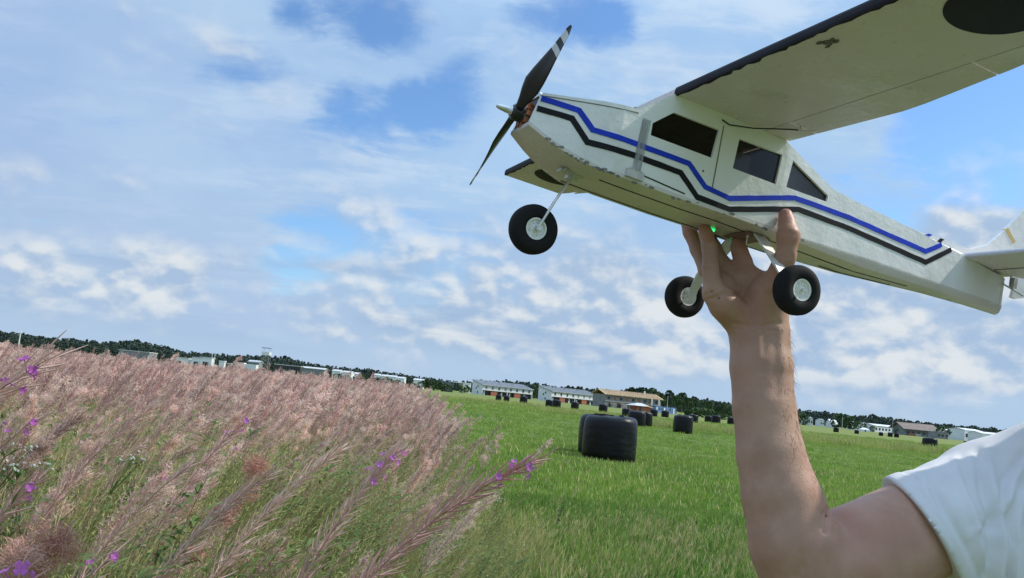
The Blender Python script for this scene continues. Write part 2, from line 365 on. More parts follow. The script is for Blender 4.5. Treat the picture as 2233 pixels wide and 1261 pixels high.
for px, py, D, k, kind, lab in TR:
    h = hgt(px, py, D); tree('tree', px, D, h, h*k, kind, lab, 'tree', 'trees at the wood edge', M_birch if 'pale bare' in lab else None)
SH = [(1508, 893, 300, 1.25, 'low grey-green shrub under the broad olive tree'), (1530, 890, 300, 1.6, 'wide grey-green shrub at the foot of the wood edge'),
      (1552, 897, 290, 1.3, 'low shrub between the wide shrub and the forearm'), (1578, 903, 280, 1.4, 'low shrub next to the left side of the forearm'),
      (1747, 901, 560, .75, 'dark rounded bush right beside the forearm'), (1836, 903, 520, .8, 'large dark bush behind the light pole on the right'), (1852, 908, 520, .7, 'dark bush just right of the light pole'),
      (1876, 918, 500, .7, 'round dark bush between two white houses on the right'), (1902, 928, 500, .55, 'small dark bush at the left end of the long white hall'), (1963, 930, 480, .75, 'dark bush at the right end of the long white hall'),
      (2056, 930, 470, .7, 'dark bush between the brown roofed house and the white halls')]
for px, py, D, k, lab in SH:
    h = max(1.6, hgt(px, py, D)); tree('shrub', px, D, h, h*k, 'shrub', lab, 'shrub', 'shrubs at the field edge')
HD = [(735, 815), (762, 819), (788, 818), (815, 822), (842, 823), (868, 829), (895, 834), (918, 833), (936, 826), (952, 830), (972, 836), (1010, 839)]
place = ['at the left end of the dark hedge behind the pink plants', 'second from the left in the dark hedge', 'third from the left in the dark hedge', 'fourth from the left in the dark hedge', 'in the hedge below the first pale roof of the row',
         'in the hedge below the second pale roof of the row', 'near the right end of the dark hedge', 'where the pink plants meet the green field', 'tallest of the hedge, right where the green field begins', 'broad one right of the tallest hedge bush',
         'left of the white tank house', 'in front of the white tank house']
for (px, py), pl in zip(HD, place):
    h = max(2.2, hgt(px, py, 420)); tree('hedge_bush', px, 420+rng.uniform(-8, 8), h, h*.62+1.0, 'shrub', 'dark green bush '+pl, 'bush', 'bushes of the hedge')
# ------------------------------------------------------------------ buildings
M_white = mat('white_render', (.68, .69, .70), .8, var=.05, vscale=.3)
M_white2 = mat('white_metal', (.72, .74, .75), .5, var=.06, vscale=.2)
M_grey = mat('grey_roof', (.20, .22, .24), .55, var=.12, vscale=.4)
M_lroof = mat('pale_roof', (.52, .54, .54), .6, var=.1, vscale=.3)
M_dark = mat('dark_opening', (.025, .026, .03), .3)
M_glass = mat('window_glass', (.02, .025, .03), .08, spec=.6)
M_brick = mat('brick', (.34, .12, .075), .85, var=.15, vscale=1.5)
M_timber = mat('raw_timber', (.50, .36, .22), .8, var=.2, vscale=1.2)
M_block = mat('grey_block', (.22, .22, .225), .9, var=.2, vscale=.8)
M_brownroof = mat('brown_roof', (.20, .155, .13), .85, var=.15, vscale=.5)
M_blue = mat('blue_cabin', (.09, .18, .36), .6, var=.2, vscale=.5)
M_concrete = mat('concrete', (.33, .33, .32), .9, var=.1, vscale=.5)
M_steel = mat('pale_steel', (.55, .56, .56), .5)
M_red = mat('rust_red', (.28, .10, .07), .7)

def frame_at(name, px0, D0, px1, D1):          # empty at the front-left corner, local x along the front
    A, B = gd(px0, D0), gd(px1, D1); d = B-A; e = empty(name, tuple(A), math.atan2(d[1], d[0])); return e, float(np.hypot(d[0], d[1]))
def window(parent, x, z, w, h, y=0.0, n=None):
    f = MB(); t = .09
    for bx, bz, bw, bh in ((x-w/2, z, t, h+t), (x+w/2, z, t, h+t), (x, z-h/2, w-t, t), (x, z+h/2, w-t, t)): f.box((bx, y-.03, bz), (bw, .12, bh))
    fo = f.build('window', M_grey, parent)
    MB().box((x, y+.015, z), (w-.02, .03, h-.02)).build('pane', M_glass, fo); return fo
def row_house(px0, D0, px1, D1, label):
    e, L = frame_at('row_house', px0, D0, px1, D1); tag(e, label, 'house', 'white row houses across the field'); W, E_, R_ = 9.5, 5.7, 7.9
    mb = MB()                                  # walls: the upper floor oversails a recessed ground floor
    mb.box((L/2, .125, (2.75+E_)/2), (L-.5, .25, E_-2.75)); mb.box((L/2, W-.125, R_/2-.1), (L-.5, .25, R_-.2))
    for x in (.125, L-.125): mb.prism([(x, 0, 0), (x, W, 0), (x, W, R_-.12), (x, 0, E_)], (-.124, 0, 0), (.124, 0, 0))
    mb.box((L/2, W/2, 2.78), (L-.6, W-.6, .1)); mb.build('wall', M_white, e)
    MB().box((L/2, 1.3, 1.35), (L-.6, .15, 2.7)).build('recessed_wall', M_dark, e)
    MB().box((L*.485, -.02, 2.8), (.35, .2, 5.5)).build('downpipe', M_white2, e)
    n = 8; unit = L/n
    for i in range(n):
        window(e, unit*(i+.5)+(.35 if i < 4 else -.35), 4.25, 1.15, 1.5)
    for x, w_ in ((L*.235, 4.6), (L*.70, 4.6)): MB().box((x, .75, 1.35), (w_, .9, 2.65)).build('brick_panel', M_brick, e)
    for x in (L*.06, L*.40, L*.56, L*.86): MB().box((x, 1.15, 1.15), (1.0, .15, 2.1)).build('door', M_white2, e)
    for x in (L*.12, L*.34, L*.62, L*.80, L*.93): MB().box((x, 1.18, 1.3), (2.0, .1, 1.9)).build('pane', M_glass, e)
    for z, y in ((4.6, W*.45), (1.4, W*.45), (3.6, W*.6)): MB().box((-.03, y, z), (.1, .8, 1.1)).build('gable_window', M_glass, e)
    MB().prism([(0, -.7, E_-.32), (0, W+.3, R_+.08), (0, W+.3, R_+.36), (0, -.7, E_-.02)], (-.5, 0, 0), (L+.5, 0, 0)).build('roof', M_grey, e)
    mb = MB()
    for k in range(26): mb.prism([(0, -.7, E_+.0), (0, W+.3, R_+.38), (0, W+.3, R_+.46), (0, -.7, E_+.08)], (L*(k+.5)/26-.05, 0, 0), (L*(k+.5)/26+.05, 0, 0))
    tag(mb.build('roof_seam', M_grey, e), kind='stuff')
    MB().box((L/2, -.74, E_-.1), (L+1.1, .14, .16)).build('gutter', M_steel, e)
    for x in (L*.2, L*.45, L*.72): MB().box((x, W*.7, E_+2.15), (.5, .5, .9)).build('vent', M_grey, e)
row_house(1051, 478, 1160, 502, 'white row house with grey mono-pitch roof, left of the two across the field')
row_house(1201.5, 468, 1303.5, 500, 'white row house with grey mono-pitch roof, right of the two, beside the timber-roofed building')

# unfinished building with a raw timber roof
e, L = frame_at('unfinished_building', 1318, 430, 1440, 450); tag(e, 'unfinished grey block building under a raw timber roof, right of the white row houses', 'building')
hW = 6.2; W = 10
mb = MB(); mb.box((L/2, .15, hW/2), (L, .3, hW)); mb.box((L/2, W-.15, hW/2), (L, .3, hW)); mb.box((.15, W/2, hW/2), (.3, W-.7, hW)); mb.box((L-.15, W/2, hW/2), (.3, W-.7, hW)); mb.build('wall', M_block, e)
for i in range(9): MB().box((L*(i+.6)/9.4, -.02, 4.7), (1.5, .2, 1.3)).build('window_opening', M_brick if i % 2 else M_dark, e)
for i in range(6): MB().box((L*(i+.5)/6, -.03, 1.3), (2.4 if i % 2 else 1.1, .2, 2.0)).build('door_opening', M_dark if i % 3 else M_glass, e)
MB().box((L/2, -.1, 3.1), (L, .35, .35)).build('floor_band', M_concrete, e)
rf = MB().prism([(0, -1.0, hW), (0, W/2, hW+2.3), (0, W+1, hW), (0, W+1, hW+.25), (0, W/2, hW+2.6), (0, -1, hW+.25)], (-.8, 0, 0), (L+.8, 0, 0)).build('roof', M_timber, e)
for k in range(30):
    x = L*(k+.5)/30; r = MB().prism([(0, -1.35, hW+.1), (0, W/2, hW+2.62), (0, W/2, hW+2.86), (0, -1.35, hW+.34)], (x-.12, 0, 0), (x+.12, 0, 0)).build('rafter', M_timber, rf)
for x in (L*.80, L*.93): MB().box((x, -1.2, hW/2), (.5, .5, hW)).build('post', M_white2, e)
for x in (L*.12, L*.28): MB().box((x, -.9, 2.2), (3.2, 1.2, .2)).build('scaffold_deck', M_timber, e)
MB().box((L*.78, W*.4, hW+3.0), (.6, .6, 1.6)).build('chimney', M_white2, e)

# small hut with a bright hipped roof in front of it
e, L = frame_at('hut', 1385, 330, 1422, 335); tag(e, 'small brick hut with a bright white hipped roof in front of the timber-roofed building', 'hut')
MB().box((L*.55, 2.2, 1.1), (L*.86, 4.2, 2.2)).build('wall', M_brick, e)
MB().add([(-.6, -.6, 2.0), (L*.62, -.6, 2.0), (L*.62, 5, 2.0), (-.6, 5, 2.0), (L*.30, 2.2, 3.1), (L*.58, 2.2, 3.1)], [(0, 1, 5, 4), (1, 2, 5), (2, 3, 4, 5), (3, 0, 4), (3, 2, 1, 0)]).build('roof', M_lroof, e)
MB().add([(L*.625, -.6, 2.0), (L+.5, -.6, 1.6), (L+.5, 5, 1.6), (L*.625, 5, 2.0), (L*.625, 2.2, 3.05)], [(0, 1, 4), (1, 2, 4), (2, 3, 4), (3, 0, 4), (3, 2, 1, 0)]).build('lean_to_roof', M_timber, e)
MB().box((L*.3, -.0, .9), (.9, .1, 1.7)).build('door', M_dark, e)
e, L = frame_at('site_cabin', 1429, 340, 1474, 352); tag(e, 'long bright blue site cabin with pale doors, below the lone dark pine', 'cabin')
MB().box((L/2, 1.2, 1.25), (L, 2.4, 2.5)).build('wall', M_blue, e); MB().box((L/2, 1.2, 2.55), (L+.2, 2.6, .12)).build('roof', M_blue, e)
for x in (.04, .40, .86): MB().box((L*x+.3, -.03, 1.1), (.75, .12, 2.1)).build('door', M_white2, e)
for x in (.2, .3, .55, .7): MB().box((L*x, -.03, 1.5), (.7, .12, .7)).build('window', M_dark, e)

def hall(px0, px1, ytop, D, label, wall, roof, name='hall', cat='hall', kind='gable', nwin=0, W=9.0, D1=None, win=None, pitch=.18, ov=.3, group=None):
    e, L = frame_at(name, px0, D, px1, D1 or D); tag(e, label, cat, group); top = max(2.2, hgt((px0+px1)/2, ytop, D))
    if kind == 'flat':
        MB().box((L/2, W/2, top/2), (L, W, top)).build('wall', wall, e); MB().box((L/2, W/2, top+.12), (L+ov, W+ov, .24)).build('roof', roof, e); ev = top
    else:
        ev = top-max(.6, W*pitch*.5)
        MB().prism([(0, 0, 0), (0, W, 0), (0, W, ev), (0, W/2, top-.06), (0, 0, ev)], (0, 0, 0), (L, 0, 0)).build('wall', wall, e)
        MB().prism([(0, -ov, ev-.1), (0, W/2, top-.02), (0, W+ov, ev-.1), (0, W+ov, ev+.1), (0, W/2, top+.2), (0, -ov, ev+.1)], (-ov, 0, 0), (L+ov, 0, 0)).build('roof', roof, e)
    for i in range(nwin): MB().box((L*(i+.5)/nwin, -.03, ev*.52), (min(2.2, L/nwin*.5), .14, ev*.32)).build('window', win or M_glass, e)
    return e, L, top
hall(1757, 1772, 909, 560, 'white house in two blocks between the dark bush and the forearm', M_white, M_grey, 'house', 'house', nwin=3)
hall(1788, 1797, 914, 590, 'small white house with the dark forest right behind, second from the forearm', M_white, M_grey, 'house', 'house', nwin=2)
hall(1812, 1826, 915, 540, 'white gabled house left of the large dark bush with the light pole', M_white, M_white2, 'house', 'house', nwin=2, pitch=.6)
hall(1858, 1867, 919, 560, 'small pale house between the two bushes right of the light pole', M_white, M_grey, 'house', 'house', nwin=1)
hall(1881, 1890, 921, 540, 'narrow white house above the white tent on the right', M_white, M_grey, 'house', 'house', nwin=1)
hall(1907, 1957, 927, 500, 'long low white hall with dark openings behind the right part of the field', M_white2, M_white2, 'hall', 'hall', nwin=7, D1=512, win=M_dark)
hall(1966, 1978, 929, 520, 'white hall end just left of the brown roofed house', M_white2, M_white2, 'hall', 'hall', nwin=1)
e, L, t = hall(1974, 2044, 925, 470, 'large house with a wide brown hipped roof above the lone black bale on the right', M_block, M_brownroof, 'house', 'house', nwin=6, W=16, pitch=.42, ov=1.6)
for x in (.15, .35, .9): MB().box((L*x, -1.5, .7), (3.2, 1.5, 1.3)).build('porch', M_red if x < .3 else M_concrete, e)
hall(2040, 2051, 936, 500, 'small white shed right of the brown roofed house', M_white2, M_white2, 'shed', 'shed', kind='flat')
hall(2043, 2068, 943, 440, 'low dark shed in front of the white halls on the right', M_block, M_grey, 'shed', 'shed', kind='flat', nwin=3)
hall(2064, 2104, 937, 500, 'white hall with a low pitched roof, left of the three halls beside the shirt', M_white2, M_white2, nwin=3, D1=512, win=M_dark)
hall(2103, 2142, 936, 480, 'tallest white hall with small dark windows, middle of the three beside the shirt', M_white2, M_white2, nwin=4, D1=490, win=M_dark)
hall(2141, 2190, 944, 470, 'white hall partly hidden by the shirt shoulder', M_white2, M_white2, nwin=0, D1=476)
# left side
e, L, t = hall(256, 322, 766, 300, 'open shed with a long pale roof at the far left, above the pink plants', M_block, M_lroof, 'open_shed', 'shed', kind='flat', nwin=0, W=7); 
for x in (.02, .98): MB().box((L*x, -.2, 1.6), (.3, .3, 3.2)).build('post', M_steel, e)
for px0, px1, lab in ((372, 408, 'white framed gateway hut behind the white car'), (416, 434, 'small pale hut with a dark doorway right of the gateway hut'), (434, 458, 'pale hut with a dark window left of the two thin poles')):
    e, L, t = hall(px0, px1, 780, 270, lab, M_white2, M_lroof, 'field_hut', 'hut', kind='flat', nwin=1, W=3, win=M_dark)
hall(475, 486, 788, 260, 'white upright cabinet left of the white container', M_white2, M_white2, 'cabinet', 'cabinet', kind='flat', W=1.6)
hall(489, 500, 793, 262, 'pinkish low box between the cabinet and the container', M_brownroof, M_lroof, 'box_shed', 'box', kind='flat', W=2)
e, L, t = hall(514, 528, 792, 262, 'white site container with ribbed front, below the pale tower', M_concrete, M_white2, 'container', 'container', kind='flat', W=2.4)
mb = MB(); MB().box((L*2.0, 1.2, t/2), (L*2, 2.5, t)).build('front', M_white2, e)
for k in range(12): MB().box((L*(1.06+.16*k), -.08, t/2), (.12, .08, t*.92)).build('rib', M_white2, e)
hall(538, 560, 786, 330, 'grey green shed roof behind the white container', M_block, M_lroof, 'shed', 'shed', W=6)
hall(595, 652, 797, 300, 'long dark open stable row with a pale roof edge right of the tower', M_dark, M_lroof, 'stable', 'stable', kind='flat', nwin=8, W=5, win=M_brownroof)
hall(656, 705, 801, 420, 'long low pale roofed shed right of the dark stable row', M_block, M_lroof, 'shed', 'shed', W=7)
for i, (a, b, y, D, lab) in enumerate(((722, 740, 806, 520, 'first small white roofed hall above the hedge, counted from the tower'), (745, 764, 809, 520, 'bright white gabled hall above the hedge, second from the tower'), (766, 778, 812, 540, 'low white hall end, third from the tower above the hedge'),
                                       (813, 826, 815, 560, 'small pale roof showing alone above the hedge middle'), (830, 862, 818, 560, 'longest pale hall roof above the hedge'), (866, 880, 822, 560, 'pale hall roof end right of the longest one above the hedge'),
                                       (900, 921, 826, 520, 'white low roof where the hedge meets the green field'))):
    hall(a, b, y, D, lab, M_white2, M_lroof, W=10, group='pale halls above the hedge')
e, L, t = hall(962, 986, 834, 430, 'grey open frame shed left of the white flared hall', M_block, M_grey, 'shed', 'shed', kind='flat', nwin=3, W=5, win=M_dark)
e, L = frame_at('silo_house', 1008, 430, 1025.5, 432); tag(e, 'white flared silo house with a wide flat top left of the row houses', 'silo')
t = hgt(1015, 834, 430); W = 5
MB().box((L/2, W/2, t*.72), (L, W, t*.40)).build('bin', M_white2, e)
MB().add([(0, 0, t*.519), (L, 0, t*.519), (L, W, t*.519), (0, W, t*.519), (L*.2, .8, t*.3), (L*.8, .8, t*.3), (L*.8, W-.8, t*.3), (L*.2, W-.8, t*.3)], [(0, 1, 5, 4), (1, 2, 6, 5), (2, 3, 7, 6), (3, 0, 4, 7), (4, 5, 6, 7)]).build('hopper', M_white2, e)
for x in (.15, .85):
    for y in (.3, W-.3): MB().box((L*x, y, t*.25), (.5, .4, t*.5)).build('leg', M_white2, e)
MB().box((-L*.15, W/2, t*.94), (L*2.3, W+.4, .25)).build('roof', M_white2, e)
# white car among the huts
e, L = frame_at('parked_car', 379, 235, 412, 236); tag(e, 'white car parked in front of the gateway hut at the far left', 'car')
MB().prism([(0, 0, .3), (L, 0, .3), (L, 0, .85), (L*.78, 0, 1.0), (L*.62, 0, 1.5), (L*.25, 0, 1.55), (L*.05, 0, 1.05), (0, 0, .9)], (0, 0, 0), (0, 1.8, 0)).build('body', M_white2, e)
MB().box((L*.45, -.01, 1.25), (L*.3, .06, .32)).build('window', M_glass, e)
for x in (.2, .8): MB().lathe([(0, .32), (.2, .32)], (L*x, -.05, .32), (0, 1, 0), 16).build('wheel', M_dark, e)
e, L = frame_at('tent', 1877, 420, 1897, 420); tag(e, 'small white tent at the far edge of the field below the narrow white house', 'tent')
MB().add([(0, 0, 0), (L, 0, 0), (L, 3, 0), (0, 3, 0), (0, 0, 1.0), (L, 0, 1.0), (L, 3, 1.0), (0, 3, 1.0), (L*.35, 1.5, 1.9), (L*.65, 1.5, 1.9)], [(0, 1, 5, 4), (1, 2, 6, 5), (2, 3, 7, 6), (3, 0, 4, 7), (4, 5, 9, 8), (5, 6, 9), (6, 7, 8, 9), (7, 4, 8)]).build('canopy', M_white2, e)
MB().box((L*.5, -.02, .5), (.7, .05, .9)).build('entrance', M_dark, e)
# poles and the pale tower
def pole(px, ytop, D, r, label, lamp=False, m=M_steel):
    b = gd(px, D); h = hgt(px, ytop, D); e = empty('lamp_post' if lamp else 'pole', tuple(b)); tag(e, label, 'pole')
    MB().tube([(0, 0, 0), (0, 0, h)], [r, r*.7], 8).build('shaft', m, e)
    if lamp: MB().box((.25, 0, h), (.9, .25, .12)).build('lamp_head', M_steel, e)
    else: MB().tube([(0, 0, h), (0, 0, h+.15)], [r*1.3, r*.8], 8).build('cap', m, e)
pole(38, 723, 330, .28, 'pale pole standing against the forest at the far left', m=M_white2); pole(458, 772, 270, .12, 'left one of the two thin white poles', m=M_white2); pole(464, 771, 270, .12, 'right one of the two thin white poles', m=M_white2)
pole(1309, 851, 440, .16, 'pale lamp pole between row house and timber-roofed building', True); pole(1454, 864, 330, .10, 'thin grey pole behind the blue cabin'); pole(1836, 911, 430, .14, 'pale lamp pole in front of the large bush on the right', True)
pole(1946, 918, 480, .12, 'thin pole above the long white hall')
b = gd(575, 330); e = empty('tower', tuple(b)); tag(e, 'pale lattice tower with a box platform and a dark flat top', 'tower'); t = hgt(575, 759, 330); s = 1.35
for sx in (-1, 1):
    for sy in (-1, 1): MB().tube([(sx*s*1.1, sy*s, 0), (sx*s*.9, sy*s*.9, t)], .045, 6).build('leg', M_steel, e)
for k in range(5):
    z0, z1 = t*.15*k, t*.15*(k+1)
    MB().tube([(-s, -s, z0), (s, -s, z1)], .035, 5).build('brace', M_steel, e); MB().tube([(s, s, z0), (-s, s, z1)], .035, 5).build('brace', M_steel, e)
MB().box((0, 0, t*.80), (s*2.2, s*2.2, t*.11)).build('cabin', M_white2, e); MB().box((0, 0, t*1.0), (s*2.4, s*2.2, .22)).build('top', M_grey, e)

# ------------------------------------------------------------------ wrapped bales
def bale_wrap_material():
    m = mat('bale_wrap', (.004, .004, .005), .30, spec=.28); t = m.node_tree; N = NT(t); p = t.nodes[m['bsdf']]
    co = N.n('ShaderNodeTexCoord').outputs['Object']; st = N.vmath('MULTIPLY', co, (1.0, 1.0, 2.2))
    b = N.n('ShaderNodeBump'); b.inputs['Strength'].default_value = .6; b.inputs['Distance'].default_value = .03
    N.l(N.noise(st, 3.5, 6, .6), b.inputs['Height']); N.l(b.outputs[0], p.inputs['Normal'])
    N.put(p.inputs['Roughness'], N.step(N.noise(co, 2.5, 5), .3, .7, .28, .5)); return m
M_wrap = bale_wrap_material()
def bale_mesh(seed):                           # upright round bale, soft shoulders, slightly slumped
    rnd = np.random.default_rng(seed); n = 40; prof = [(0, .0), (0, .63), (.03, .662), (.25, .676), (.60, .678), (.92, .668), (1.07, .652), (1.135, .628), (1.18, .580), (1.207, .50), (1.217, .38), (1.220, .18), (1.221, 0.0)]
    V = []; F = []; ph = rnd.random(6)*6.28
    for i, (z, r) in enumerate(prof):
        for k in range(n):
            a = 2*math.pi*k/n; rr = r*(1+.018*math.sin(2*a+ph[0])+.012*math.sin(3*a+ph[1]+z*2)+.006*math.sin(9*a+ph[2]+z*5)); zz = z+.03*r*math.cos(a+ph[3])*(z > .9)+.008*math.sin(7*a+ph[4])*(z > 1)
            V.append((rr*math.cos(a), rr*math.sin(a), zz))
    for i in range(len(prof)-1):
        for k in range(n): F.append((i*n+k, i*n+(k+1) % n, (i+1)*n+(k+1) % n, (i+1)*n+k))
    return mk('wrap', V, F, M_wrap, smooth=True)
def loose_end(seed):
    rnd = random.Random(seed); mb = MB(); mb.box((.12, -.35, 1.235), (.10, .05, .05)); mb.tube([(.0, -.2, 1.215), (-.25, -.1, 1.235), (-.5, .1, 1.20)], [.02, .03, .012], 6); return mb.mesh('film_tail', M_wrap)
BM = [bale_mesh(k) for k in range(4)]; LE = loose_end(3)
bales = [(1325, 23.0, .97, 'large shiny black wrapped bale nearest to the camera'), (1312, 25.0, .95, 'black wrapped bale half hidden right behind the nearest bale', ),
         (1387, 66, .99, 'black wrapped bale behind and right of the nearest bale, front one of a pair'), (1403, 68, .97, 'black bale peeking out right of the front one of the pair'), (1366, 112, .95, 'distant black bale peeking out left of the pair'),
         (1488, 59, 1.0, 'black wrapped bale standing alone left of the forearm'), (1511, 118, 1.0, 'distant black bale partly behind the lone bale left of the forearm'),
         (1425, 165, 1.1, 'distant black bale just right of the pair'), (1450, 172, 1.1, 'distant weathered bale between the pair and the lone bale'), (1544, 150, .95, 'left bale of the distant touching pair near the forearm'), (1561, 146, 1.1, 'right bale of the distant touching pair near the forearm'),
         (1594, 150, 1.0, 'distant black bale at the left edge of the forearm'), (1314.5, 150, 1.15, 'distant black bale above the nearest bale'),
         (1253, 158, 1.12, 'distant black bale in front of the right row house, standing alone'), (1213, 152, 1.12, 'right bale of the touching pair in front of the right row house'), (1197, 158, 1.05, 'left bale of the touching pair in front of the right row house'),
         (1141, 178, 1.18, 'wide distant black bale in front of the gap between the row houses'), (1104, 192, 1.0, 'right one of two small black bales before the left row house'), (1086.5, 196, 1.0, 'left one of two small black bales before the left row house'),
         (2027, 82, 1.0, 'black wrapped bale alone on the right below the brown roofed house'), (1823, 205, .95, 'small distant dark bale left of the forearm-side bush on the right'), (1868, 215, .8, 'small distant bale below the white house right of the light pole'),
         (1921, 225, .8, 'leftmost of three tiny bales below the long white hall'), (1941, 222, .9, 'middle of three tiny bales below the long white hall'), (1955, 222, .9, 'rightmost of three tiny bales below the long white hall'), (2106, 190, .7, 'tiny distant bale near the shirt shoulder')]
for i, (px, D, k, lab) in enumerate(bales):
    b = gd(px, D); e = empty('wrapped_bale', tuple(b), rng.uniform(0, 6.28) if i else 0.3); e.scale = (k*(1.1 if D < 30 else 1), k*(1.1 if D < 30 else 1), k*rng.uniform(.97, 1.03)); tag(e, lab, 'bale', 'black wrapped bales on the field')
    link('wrap', BM[i % 4], e)
    if D < 125: link('film_tail', LE, e)
# ------------------------------------------------------------------ the model airplane (x to the nose, y to its left wing, z up; origin between the main wheels)
PR = np.array([[-.89789076, .37744637, .22655337], [.26087527, .04168291, .9644722], [.35459312, .92509285, -.13589312]])
PO = np.array([.27558283, -.00604143, -1.05225163])
Rw, Ow = CAM @ PR, cam2w(PO)
plane = empty('model_airplane', (0, 0, 0)); plane.matrix_world = Matrix([[*Rw[i], Ow[i]] for i in range(3)] + [[0, 0, 0, 1]])
tag(plane, 'white high-wing model airplane with blue and black stripes held up by a hand', 'model airplane')
def pl2w(p): return np.asarray(p) @ Rw.T + Ow

def foam_mat(name, col, rough=.38, stain=(.42, .41, .33)):
    m = mat(name, col, rough, spec=.4); t = m.node_tree; N = NT(t); p = t.nodes[m['bsdf']]; co = N.n('ShaderNodeTexCoord').outputs['Object']
    c = N.mix(N.step(N.noise(co, 9, 6, .6), .52, .75, 0, .35), col, stain)
    c = N.mix(N.step(N.noise(N.vmath('MULTIPLY', co, (1, 1, 2.5)), 60, 4, .7), .74, .82, 0, .2), c, (.34, .33, .28))
    N.put(p.inputs['Base Color'], c); N.put(p.inputs['Roughness'], N.step(N.noise(co, 22, 4), .3, .7, rough-.08, rough+.16))
    b = N.n('ShaderNodeBump'); b.inputs['Strength'].default_value = .7; b.inputs['Distance'].default_value = .0032
    h = N.math('ADD', N.noise(co, 25, 6, .6), N.math('MULTIPLY', N.noise(co, 6, 2), 1.2)); N.l(h, b.inputs['Height']); N.l(b.outputs[0], p.inputs['Normal'])
    return m
F_white = foam_mat('painted_foam', (.80, .78, .745))
F_shaded = foam_mat('painted_foam_shaded', (.65, .59, .535), .3)  # same white foam, underside shade and a counter-tint to green bounce in its colour
F_dark = mat('cabin_black', (.022, .019, .017), .6)
F_film = mat('dark_film', (.015, .014, .014), .15, spec=.5)
F_blue = mat('blue_tape', (.012, .045, .50), .5, spec=.2, var=.15, vscale=60)
F_black = mat('black_tape', (.008, .008, .009), .55, spec=.2, var=.2, vscale=60)
F_letape = mat('dark_edge_tape', (.012, .010, .014), .6, spec=.2, var=.3, vscale=40)
F_grey = mat('grey_edge', (.55, .55, .60), .4, var=.05, vscale=30)
F_seam = mat('seam', (.16, .16, .14), .8)
F_tyre = mat('foam_rubber', (.013, .012, .013), .85, spec=.25, bump=.3, bscale=900, bdist=.0005)
F_rim = mat('white_plastic', (.82, .81, .77), .4, var=.06, vscale=300)
F_metal = mat('aluminium', (.62, .62, .60), .32, metal=.85, var=.1, vscale=80)
F_leg = mat('bright_alloy', (.72, .72, .68), .42, metal=.15, var=.06, vscale=90)  # bare aluminium, its bright reflection put into a pale, barely metallic colour
F_steel = mat('steel_wire', (.62, .60, .55), .3, metal=.9)
F_prop = mat('black_nylon', (.012, .012, .013), .33, spec=.5)
F_propw = mat('white_band', (.66, .68, .70), .4)
F_copper = mat('copper_winding', (.55, .20, .09), .4, metal=.6)
F_yellow = mat('yellow_tape', (.62, .44, .16), .5)
F_clear = mat('clear_tape', (.42, .43, .42), .22, var=.2, vscale=120)

def tint_material():
    m = bpy.data.materials.new('tinted_film'); m.use_nodes = True; t = m.node_tree; t.nodes.clear(); N = NT(t)
    tr = N.n('ShaderNodeBsdfTransparent'); tr.inputs[0].default_value = (.55, .52, .50, 1); gl = N.n('ShaderNodeBsdfGlossy'); gl.inputs['Roughness'].default_value = .12; gl.inputs[0].default_value = (.8, .8, .8, 1)
    lw = N.n('ShaderNodeFresnel'); lw.inputs[0].default_value = 1.4; mx = N.n('ShaderNodeMixShader'); N.l(lw.outputs[0], mx.inputs[0]); N.l(tr.outputs[0], mx.inputs[1]); N.l(gl.outputs[0], mx.inputs[2]); N.l(mx.outputs[0], N.n('ShaderNodeOutputMaterial').inputs[0]); return m
F_tint = tint_material()
def wf(x):                                     # half width of the fuselage in plan
    if x > .225: return .0494-.0239*min(1.2, (x-.225)/.0995)**1.3
    if x < 0: return .0494+(.0494-.012)/.40*max(x, -.46)
    return .0494
top = [(.3165, .1425), (.285, .1465), (.250, .1520), (.209, .1565), (.1668, .1905), (.0077, .1885), (-.0815, .1562), (-.1197, .1540), (-.245, .1512), (-.3534, .1465), (-.4384, .1411)]
bot = [(.3240, .1033), (.303, .0928), (.286, .0860), (.268, .0805), (.2444, .0758), (.195, .0748), (.1155, .0745), (.0587, .0757), (-.0033, .0763), (-.0423, .0775), (-.1624, .0855), (-.307, .0920), (-.4416, .0975)]
W1 = [(.1882, .1469), (.1642, .1684), (.1011, .1692), (.1032, .1337), (.1875, .1328)]
W2 = [(.0716, .1685), (.0073, .1699), (.0086, .1319), (.0726, .1313)]
W3 = [(-.0103, .1691), (-.0768, .1456), (-.0764, .1374), (-.0075, .1338)]
zbot = lambda x: float(np.interp(x, [b[0] for b in bot[::-1]], [b[1] for b in bot[::-1]]))
ztop = lambda x: float(np.interp(x, [b[0] for b in top[::-1]], [b[1] for b in top[::-1]]))
def panel(outline, holes):                     # flat (x,z) polygon with holes, cut so that it can follow the curve of the nose
    polys = [[Vector((x, z, 0)) for x, z in outline]]+[[Vector((x, z, 0)) for x, z in h] for h in holes]
    tri = geometry.tessellate_polygon(polys); pts = [p for q in polys for p in q]
    bm = bmesh.new(); vs = [bm.verts.new((p.x, 0, p.y)) for p in pts]
    for t in tri:
        try: bm.faces.new([vs[i] for i in t])
        except ValueError: pass
    for x in (0, .225, .24, .255, .27, .285, .30, .312):
        bmesh.ops.bisect_plane(bm, geom=bm.verts[:]+bm.edges[:]+bm.faces[:], plane_co=(x, 0, 0), plane_no=(1, 0, 0))
    bmesh.ops.dissolve_degenerate(bm, dist=1e-6, edges=bm.edges[:])
    for f in bm.faces:
        f.normal_update()
        if f.normal.y < 0: f.normal_flip()
    return bm
